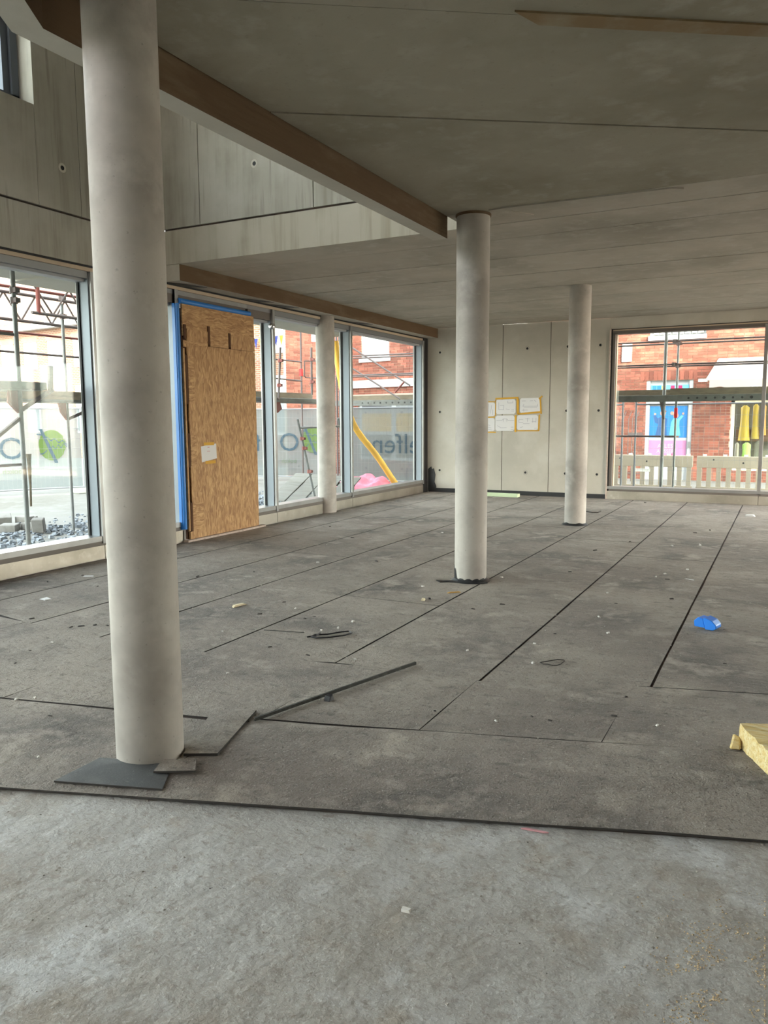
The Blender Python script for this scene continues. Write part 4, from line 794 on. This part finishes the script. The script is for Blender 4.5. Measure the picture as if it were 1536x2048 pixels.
# ---- yellow hose, tarpaulin, boards, ladder frame, bunting
hp = [(-8.60, 14.47, 3.25), (-8.58, 14.47, 3.05), (-8.52, 14.53, 2.42), (-8.455, 14.70, 1.78), (-8.46, 15.09, 1.33), (-8.33, 15.77, .79), (-8.22, 16.35, .20), (-8.17, 16.58, -.03), (-8.13, 16.80, -.082), (-8.10, 16.95, -.082)]
pts = []
for i in range(len(hp) - 1):
    for k in range(5): pts.append(Vector(hp[i]).lerp(Vector(hp[i + 1]), k / 5))
pts = [sum((pts[max(0, min(len(pts) - 1, i + k))] for k in (-2, -1, 0, 1, 2)), Vector((0, 0, 0))) / 5 for i in range(len(pts))]
tag(MB().tube(pts, [.072 if i % 2 else .068 for i in range(len(pts))], 12).build('drain_hose', m_hose, smooth=True), 'thick yellow hose sloping down to the ground outside the glass', 'hose')
mb = MB(); nu, nv = 40, 22; c0 = Vector((-8.87, 16.15, ZG)); ax = Vector((.894, .447, 0)); ay = Vector((-.447, .894, 0))
def tp(u_, v_):
    x, y = (u_ - .5) * 2, (v_ - .5) * 2; x, y = x * math.sqrt(1 - y * y / 2), y * math.sqrt(1 - x * x / 2); r = max(0, 1 - x * x - y * y); h = .37 * r ** .45 * (1 + .45 * mnoise.noise(Vector((x * 2.2, y * 2.2, 4)))) + .05 * abs(mnoise.noise(Vector((x * 5, y * 4, 9)))) * (r > 0)
    return c0 + ax * x * .74 + ay * y * .38 + Vector((0, 0, max(0, h)))
grid(tp, nu, nv); tag(mb.build('tarpaulin_heap', m_tarp, smooth=True), 'crumpled pink tarpaulin heap on the ground below the yellow hose', 'tarpaulin')
LBD = 'grey formwork board leaning in the stack behind the glass'
fd = Vector((-.15, .989, 0)).normalized(); fp = Vector((.989, .15, 0)).normalized(); F0 = Vector((-9.50, 13.45, ZG + .03)); SL = .33
for i in range(4):
    A = F0 + fp * (.42 * i); Bq = A + fd * (1.45 - .05 * i) + Vector((0, 0, SL * (1.45 - .05 * i)))
    tag(MB().beam(A, Bq, .37 if i else .40, .027, (0, 0, 1)).build('formwork_board', m_plank, bevel=.004), ['wide grey formwork board lowest in the stack behind the glass', 'grey formwork board beside the widest one in the stack', 'grey formwork board between two others in the stack', 'shortest grey formwork board of the stack behind the glass'][i], 'board', 'formwork boards stacked outside')
zb_ = F0.z + SL * 1.1 - .016 - .053                                   # bearer under the raised ends, on two blocks
tag(MB().beam(F0 + fd * 1.1 - fp * .1 + Vector((0, 0, zb_ - F0.z)), F0 + fd * 1.1 + fp * 1.36 + Vector((0, 0, zb_ - F0.z)), .08, .08).build('timber_bearer', m_deckwood), 'squared timber bearer propping up the formwork boards', 'timber')
for k, lb in ((.05, 'concrete block under the bearer beneath the widest formwork board'), (1.2, 'concrete block under the bearer beneath the shortest formwork board')):
    c = F0 + fd * 1.1 + fp * k; tag(MB().box(c.x - .12, c.x + .12, c.y - .09, c.y + .09, ZG, zb_ - .039).build('support_block', m_stone, bevel=.008), lb, 'block')
ld = tag(empty('frame_ladder', (-8.0, 12.5, ZG)), 'loose scaffold frame leaning behind the set in column', 'scaffold frame')
def to_ground(a, b): return a + (b - a) * ((ZG - a.z) / (b.z - a.z))
A = onx(595, 838, -8.5); Bq = to_ground(A, onx(632, 1003, -8.5)); tube_obj('upright', A, Bq, m_galv, ld, .022)
C_ = onx(676, 836, -8.6); D_ = to_ground(C_, onx(698, 940, -8.6)); tube_obj('upright', C_, D_, m_galv, ld, .022); tube_obj('rung', A.lerp(Bq, .1), C_.lerp(D_, .1), m_galv, ld, .022)
for k in (.22, .33, .6): q = A.lerp(Bq, k); coupler((q.x, q.y, q.z), ld, m_redsteel)
# ---- plastic road barriers in the street
def barrier(x0, lab):
    t = tag(empty('road_barrier', (x0 + .98, 18.7, ZG)), lab, 'barrier', 'plastic barriers in the street'); z = ZG
    B('top_panel', m_barrier, x0, x0 + 1.94, 18.68, 18.74, z + .62, z + .88, t, .008); B('bottom_rail', m_barrier, x0, x0 + 1.94, 18.68, 18.74, z + .10, z + .2, t, .006)
    for i in range(10): B('slat', m_barrier, x0 + .01 + i * .2, x0 + .11 + i * .2, 18.685, 18.735, z + .2, z + .62, t)
    for i in range(3): MB().tube([(x0 + .35 + i * .6, 18.679, z + .80 - .06 * (i % 2)), (x0 + .35 + i * .6, 18.675, z + .80 - .06 * (i % 2))], .02, 8).build('knob', m_dark_plastic, t)
    for i in range(5): B('lug', m_barrier_white, x0 + .12 + i * .42, x0 + .2 + i * .42, 18.69, 18.73, z + .88, z + .92, t)
    B('foot', m_dark_plastic, x0 + .2, x0 + .5, 18.4, 19.0, z, z + .1, t)
for k, x in enumerate((-7.78, -5.8, -3.78, -1.76, .26)):
    barrier(x, ['beige plastic barrier hidden beside the back wall', 'beige plastic barrier beside the shop door bars', 'beige plastic barrier in front of the poster door', 'beige plastic barrier in front of the shop window', 'beige plastic barrier beyond the window mullion'][k])
B('reflective_sheet', m_barrier_white, -3.1, -2.75, 18.672, 18.679, ZG + .50, ZG + .57, None).name = 'tmp'
o = bpy.data.objects['tmp']; o.name = 'reflector_sheet'; tag(o, 'white reflective strip on the barrier before the poster door', 'reflector')

# ---- brick buildings
BR = (.24, .115, .0675)
def brick_mesh(l, hgt=BR[2], d=.05):
    me = bpy.data.meshes.new('brick'); mb = MB().box(0, l, -.012, d, 0, hgt); me.from_pydata([tuple(v) for v in mb.v], [], mb.f); me.materials.append(m_brick); return me
ME_BRICK = {}
def brick_wall(bld, A, dirv, L, z0, z1, openings, single, pick=None):
    """mortar backing + bricks laid from A along dirv (unit, left to right as seen); openings: (u0,u1,z0,z1)"""
    A = Vector((A[0], A[1], 0)); dv = Vector((dirv[0], dirv[1], 0)).normalized(); nr = Vector((dv.y, -dv.x, 0)); rz = math.atan2(dv.y, dv.x)
    rects = [(0, L, z0, z1)]
    for (a, b, c, d) in openings:
        nxt = []
        for (p, q, r, s) in rects:
            if b <= p or a >= q or d <= r or c >= s: nxt.append((p, q, r, s)); continue
            if a > p: nxt.append((p, a, r, s))
            if b < q: nxt.append((b, q, r, s))
            if c > r: nxt.append((max(a, p), min(b, q), r, c))
            if d < s: nxt.append((max(a, p), min(b, q), d, s))
        rects = nxt
    mb = MB()
    for (p, q, r, s) in rects:
        P = [A + dv * p, A + dv * q, A + dv * q - nr * .2, A + dv * p - nr * .2]
        mb.prism([(v.x, v.y) for v in P], r, s)
    wall = mb.build('brick_wall', m_mortar, bld)
    cand = []; row = 0; z = z0 + .005; rs = random.Random(int(L * 100))
    while z + BR[2] <= z1:
        u_ = -.125 if row % 2 else 0; 
        while u_ < L:
            l = BR[0] if rs.random() < .78 else .115
            segs = [(max(0, u_), min(L, u_ + l))]
            for (a, b, c, d) in openings:
                if c - .02 < z + BR[2] / 2 < d + .02:
                    ns = []
                    for (p, q) in segs:
                        if q <= a or p >= b: ns.append((p, q)); continue
                        if p < a: ns.append((p, a))
                        if q > b: ns.append((b, q))
                    segs = ns
            cand += [(p, q, z) for p, q in segs if q - p > .04]; u_ += l + .010
        z += .0775; row += 1
    if single:
        cand.sort(key=lambda c: pick(c) if pick else 0); keep, rest = cand[:300], cand[300:]
    else: keep, rest = [], cand
    for (p, q, z) in keep:
        l = round(q - p, 2)
        if l not in ME_BRICK: ME_BRICK[l] = brick_mesh(l)
        share('brick', ME_BRICK[l], A + dv * p + Vector((0, 0, z)), rz, wall)
    if rest:
        mm = MB()
        for (p, q, z) in rest:
            P = [A + dv * p + nr * .012, A + dv * q + nr * .012, A + dv * q - nr * .03, A + dv * p - nr * .03]; mm.prism([(v.x, v.y) for v in P], z, z + BR[2])
        mm.build('brickwork', m_brick, wall, recalc=False, kind='stuff')
    return wall
# B: shops opposite the back window
YS = 23.0; X0B = -7.0
bB = tag(empty('shop_building', (-2, YS, ZG)), 'red brick shop building across the street behind the barriers', 'building')
op = [(X0B_ - X0B, X1_ - X0B, a, b) for X0B_, X1_, a, b in ((-3.56, -2.33, ZG, 2.60), (-1.36, 1.9, .15, 2.42), (-3.50, -2.06, 3.82, 5.4))]
brick_wall(bB, (X0B, YS), (1, 0), 11.0, ZG, 6.2, op, True, lambda c: (0 if (c[0] > 3.4 and c[0] < 6.4 and .2 < c[2] < 3.9) else 1, abs(c[0] - 5.3) + .6 * abs(c[2] - 1.7)))
for k in range(13): B('soldier_brick', m_brick, -3.72 + .115 * k, -3.72 + .115 * k + .10, YS - .016, YS + .02, 2.61, 2.86, bB)
B('window_sill', m_white, -3.55, -2.05, YS - .06, YS + .1, 3.70, 3.82, bB); fr = B('window_frame', m_white, -3.5, -2.06, YS + .08, YS + .12, 3.82, 5.4, bB)
for k in range(8): B('blind_slat', m_curtain, -3.42 + .165 * k, -3.42 + .165 * k + .13, YS + .04, YS + .06, 3.86, 5.35, fr)
# door with poster
dr = B('door_leaf', m_white, -3.56, -2.33, YS + .06, YS + .14, ZG, 2.60, bB)
B('frame_post', m_white, -3.56, -3.46, YS + .01, YS + .06, ZG, 2.60, dr); B('frame_post', m_white, -2.43, -2.33, YS + .01, YS + .06, ZG, 2.60, dr); B('transom', m_white, -3.46, -2.43, YS + .01, YS + .06, 1.93, 2.10, dr)
B('top_light', m_lightblue, -3.44, -2.45, YS + .04, YS + .06, 2.10, 2.48, dr)
for x, mm in ((-3.40, m_poster_blue), (-3.28, m_poster_blue), (-3.16, m_yellow), (-2.92, m_poster_red), (-2.72, m_poster_red), (-2.62, m_lightblue)): B('sticker', mm, x, x + .10, YS + .034, YS + .04, 2.36, 2.46, dr)
B('handle', m_galv, -2.41, -2.36, YS - .02, YS + .01, .75, .92, dr)
po = tag(empty('door_poster', (-2.95, YS + .05, .45)), 'blue and pink poster of two people on the shop door', 'poster'); yp = YS + .052
B('blue_field', m_poster_blue, -3.45, -2.46, yp, YS + .06, 1.02, 1.90, po); B('white_band', m_white, -3.45, -2.46, yp, YS + .06, .95, 1.02, po); B('pink_field', m_poster_pink, -3.45, -2.46, yp, YS + .06, .35, .95, po)
def flat(pts, m, nm, y=yp): MB().slab([(x, y, z) for x, z in pts], (0, -1, 0), .003).build(nm, m, po)
def disc(cx, cz, r, m, nm, sy=1): flat([(cx + r * math.cos(k * .5236), cz + sy * r * math.sin(k * .5236)) for k in range(12)], m, nm, yp - .003)
flat([(-3.30, 1.06), (-2.98, 1.06), (-3.0, 1.35), (-2.98, 1.55), (-3.12, 1.62), (-3.24, 1.56), (-3.30, 1.66), (-3.36, 1.62), (-3.30, 1.44), (-3.22, 1.40), (-3.26, 1.2)], m_navy, 'printed_coat'); disc(-3.10, 1.70, .075, m_skin, 'printed_face'); disc(-3.07, 1.755, .065, m_hair, 'printed_hair', .5); disc(-3.31, 1.68, .03, m_skin, 'printed_hand')
flat([(-2.92, 1.08), (-2.62, 1.08), (-2.66, 1.35), (-2.66, 1.48), (-2.56, 1.62), (-2.60, 1.66), (-2.72, 1.54), (-2.82, 1.56), (-2.88, 1.45)], m_teal, 'printed_dress'); disc(-2.76, 1.64, .07, m_skin, 'printed_face'); disc(-2.86, 1.70, .05, m_skin, 'printed_face'); disc(-2.57, 1.69, .03, m_skin, 'printed_hand')
flat([(-3.28, 1.025), (-2.66, 1.025), (-2.66, 1.075), (-3.28, 1.075)], m_hair, 'printed_trousers')
def wall_text(body, size, x, z, y, m, par):
    vs, fs = text_mesh(body, size); MB().add([(x + v.x, y, z + v.y) for v in vs], fs).build('lettering', m, par, recalc=False)
wall_text('ALLES', .16, -3.22, .74, yp - .004, m_white, po); wall_text('AUSSER', .14, -3.24, .60, yp - .004, m_white, po); wall_text('rosa!', .20, -3.20, .45, yp - .004, m_poster_red, po)
# shop window
fr = MB().box(-1.36, 1.9, YS + .0, YS + .08, 1.95, 2.10).box(-1.36, -1.27, YS, YS + .08, .15, 2.42).box(-.20, -.12, YS, YS + .08, .15, 2.42).box(-1.36, 1.9, YS, YS + .08, .15, .22).build('shop_frame', mat('cream_frame', (.66, .55, .42), .6), bB)
B('shop_back', m_shopdark, -1.36, 1.9, YS + .9, YS + .95, .15, 2.42, bB); B('shop_floor', m_shopdark, -1.36, 1.9, YS + .08, YS + .9, .10, .15, bB); B('shop_glass', m_glass, -1.27, 1.9, YS + .05, YS + .055, .22, 1.95, bB)
def garment(x, z0, z1, w, m, nm, lab, y=YS + .4):
    mb = MB(); n = 14
    ring = []
    for (zz, k, d) in ((z1, .25, .05), (z1 - .06, .8, .08), (z1 - .25, .75, .10), ((z0 + z1) / 2, .8, .11), (z0, 1.1, .13)):
        ring.append([(x + w / 2 * k * math.cos(2 * math.pi * i / n) * (1 + .08 * math.sin(i * 3)), y + d * math.sin(2 * math.pi * i / n), zz) for i in range(n)])
    vs = [p for R in ring for p in R]; fs = [(a * n + i, a * n + (i + 1) % n, (a + 1) * n + (i + 1) % n, (a + 1) * n + i) for a in range(4) for i in range(n)]
    return tag(mb.add(vs, fs).build(nm, m, smooth=True), lab, 'garment')
garment(-1.03, .95, 1.90, .26, m_yellow_cloth, 'hanging_garment', 'yellow brown garment hanging in the shop window'); garment(-.765, 1.0, 1.93, .18, m_yellow_cloth, 'hanging_garment', 'yellow garment hanging beside the orange one in the shop'); garment(-.575, 1.1, 1.92, .14, m_orange_cloth, 'hanging_garment', 'narrow orange garment hanging in the shop window')
garment(-.95, .2, .90, .26, m_green_cloth, 'dress', 'lime green dress standing low in the shop window', YS + .3); garment(-1.185, .2, .90, .13, m_grey_cloth, 'hanging_garment', 'grey brown garment at the edge of the shop window', YS + .3); garment(-.66, .2, .95, .24, m_grey_cloth, 'hanging_garment', 'grey brown garment beside the lime green dress', YS + .45); garment(-.28, .2, .9, .3, m_awning, 'hanging_garment', 'white garment low in the shop window', YS + .3)
MB().box(-1.25, -.15, YS + .6, YS + .85, .92, 1.25).build('clothes_rail', m_hair, bB)
aw = tag(empty('shop_awning', (-.3, YS - .6, 2.4)), 'white cloth awning above the shop window', 'awning')
MB().add([(-1.72, YS - .02, 3.15), (2.2, YS - .02, 3.15), (2.2, YS - .95, 2.55), (-1.95, YS - .95, 2.55), (-1.72, YS - .02, 3.13), (2.2, YS - .02, 3.13), (2.2, YS - .95, 2.53), (-1.95, YS - .95, 2.53)], [(0, 1, 2, 3), (7, 6, 5, 4), (0, 3, 7, 4), (3, 2, 6, 7), (1, 5, 6, 2), (0, 4, 5, 1)]).build('cloth', m_awning, aw)
mb = MB(); pl = [(-1.85 + .27 * k, YS - .96, 2.33 + .05 * math.sin(k * 2)) for k in range(16)]; mb.add([(p[0], p[1], 2.55) for p in pl] + pl, [(k, k + 1, 16 + k + 1, 16 + k) for k in range(15)]); mb.build('valance', m_awning, aw)
B('arm_end', m_white, -2.12, -1.9, YS - .98, YS - .9, 2.50, 2.58, aw); B('white_wall_board', m_white, -4.25, -3.98, YS - .05, YS - .012, 3.15, 3.66, bB)  # awning arm end, and a plain white board on the brick front
rk = tag(empty('display_rack', (-4, YS - 1, ZG)), 'dark metal bar rack standing beside the poster door', 'rack')
for x in (-4.32, -4.18, -4.0, -3.86, -3.76, -3.66): MB().tube([(x, YS - .9, ZG), (x, YS - .9, 1.55), (x + .07, YS - .9, 1.75)], .012, 6).build('bar', m_galv_dark, rk)
B('crossbar', m_galv_dark, -3.86, -3.48, YS - .93, YS - .88, 1.10, 1.17, rk); B('crossbar', m_galv_dark, -4.35, -3.48, YS - .92, YS - .89, ZG + .2, ZG + .24, rk)
# D + C: corner building behind the fence
S = Vector((-13.62, 19.98, 0)); dD = Vector((.545, .839, 0)).normalized(); LD = 2.3; E_ = S + dD * LD; dC = Vector((.966, -.26, 0)).normalized()
bC = tag(empty('corner_building', (E_.x, E_.y, ZG)), 'red brick corner building behind the banner fence with white shop fascia', 'building')
brick_wall(bC, S, dD, LD, ZG, 7.0, [(.85, 1.5, 3.95, 5.2)], False)
brick_wall(bC, E_, dC, 4.2, ZG, 7.0, [(.35, 1.55, 3.45, 4.75), (.2, 4.0, .3, 2.2)], False)
nC = Vector((dC.y, -dC.x, 0))
def cbox(name, m, u0, u1, z0, z1, off0, off1, par, base=E_, dv=dC, nr=None):
    nr = nr or nC; P = [base + dv * u0 + nr * off0, base + dv * u1 + nr * off0, base + dv * u1 + nr * off1, base + dv * u0 + nr * off1]; return MB().prism([(p.x, p.y) for p in P], z0, z1).build(name, m, par)
wnd = cbox('window_frame', m_white, .35, 1.55, 3.45, 4.75, -.1, -.06, bC); cbox('pane', m_curtain, .43, .90, 3.60, 4.68, -.06, -.05, wnd); cbox('pane', m_curtain, 1.0, 1.47, 3.60, 4.68, -.06, -.05, wnd); cbox('window_sill', m_white, .30, 1.6, 3.34, 3.45, -.1, .06, bC)
cbox('fascia', m_white, -.05, 4.2, 2.55, 2.78, 0, .12, bC); cbox('sign_band', m_grey_cloth, -.05, 4.2, 2.2, 2.34, 0, .3, bC)
wnd = cbox('shop_window', m_white, .2, 4.0, .3, 2.2, -.12, -.08, bC)
for a, b in ((.3, 1.55), (1.75, 2.9), (3.0, 3.9)): cbox('pane', m_yellow_cloth, a, b, 1.2, 1.75, -.08, -.07, wnd); cbox('pane', m_pane, a, b, 1.9, 2.15, -.08, -.07, wnd); cbox('pane', m_shopdark, a, b, .4, 1.1, -.08, -.07, wnd)
nD = Vector((dD.y, -dD.x, 0)); cbox('window_frame', m_white, .85, 1.5, 3.95, 5.2, -.1, -.05, bC, S, dD, nD)
# E: long sunlit house further back
EA = Vector((-46, 27.86, 0)); dE = Vector((.99, -.127, 0)).normalized(); nE = Vector((dE.y, -dE.x, 0)); LE = 30.6
bE = tag(empty('brick_house', (-30, 26, ZG)), 'long sunlit brick house with tiled roof beyond the fence', 'building')
def ebox(name, m, u0, u1, z0, z1, o0, o1, par): return cbox(name, m, u0, u1, z0, z1, o0, o1, par, EA, dE, nE)
ebox('wall', m_brick_far, 0, LE, ZG, 6.0, -.3, 0, bE)
ebox('eave', m_white, -.3, LE + .2, 5.85, 6.1, -.3, .35, bE)
P0_, P1_ = EA + dE * -.3 + nE * .4, EA + dE * (LE + .2) + nE * .4; P2_, P3_ = P1_ - nE * 5.5, P0_ - nE * 5.5
MB().slab([(P0_.x, P0_.y, 6.1), (P1_.x, P1_.y, 6.1), (P2_.x, P2_.y, 10.2), (P3_.x, P3_.y, 10.2)], (0, 0, 1), .12).build('roof', m_rooftile, bE)
for k in range(15):
    u_ = 1.0 + 2.0 * k
    if u_ + 1 > LE: break
    f_ = ebox('window_frame', m_white, u_, u_ + 1.05, 4.0, 5.3, 0, .03, bE); ebox('pane', m_curtain, u_ + .08, u_ + .48, 4.1, 5.2, .03, .035, f_); ebox('pane', m_curtain, u_ + .57, u_ + .97, 4.1, 5.2, .03, .035, f_); ebox('lintel', m_rooftile, u_ - .1, u_ + 1.15, 5.3, 5.55, 0, .05, bE)
    if k % 2 == 0: f_ = ebox('window_frame', m_white, u_, u_ + 1.1, 1.0, 3.2, 0, .03, bE); ebox('pane', m_pane, u_ + .08, u_ + 1.02, 1.1, 2.2, .03, .035, f_); ebox('pane', m_curtain, u_ + .08, u_ + 1.02, 2.3, 3.1, .03, .035, f_)
# bunting strung along the front of that house
def ept(u_, off, z): p = EA + dE * u_ + nE * off; return Vector((p.x, p.y, z))
c = ept(28.45, .1, 4.3); bt = tag(empty('bunting', c), 'string of coloured pennants hung along the sunlit house', 'bunting')
ptsb = [ept(26.5 + 3.9 * i / 16, .22 * math.sin(math.pi * i / 16) ** .3 if 0 < i < 16 else .004, 4.66 - .10 * math.sin(math.pi * i / 16)) for i in range(17)]; MB().tube(ptsb, .008, 5).build('string', m_wire, bt)
for i, cn in enumerate(['blue', 'yellow', 'red', 'white'] * 4):
    a, b = ptsb[i].lerp(ptsb[i + 1], .12), ptsb[i].lerp(ptsb[i + 1], .9); MB().slab([a, b, a.lerp(b, .5) - Vector((0, 0, .38))], nE, .003).build('pennant', m_flag[cn], bt)
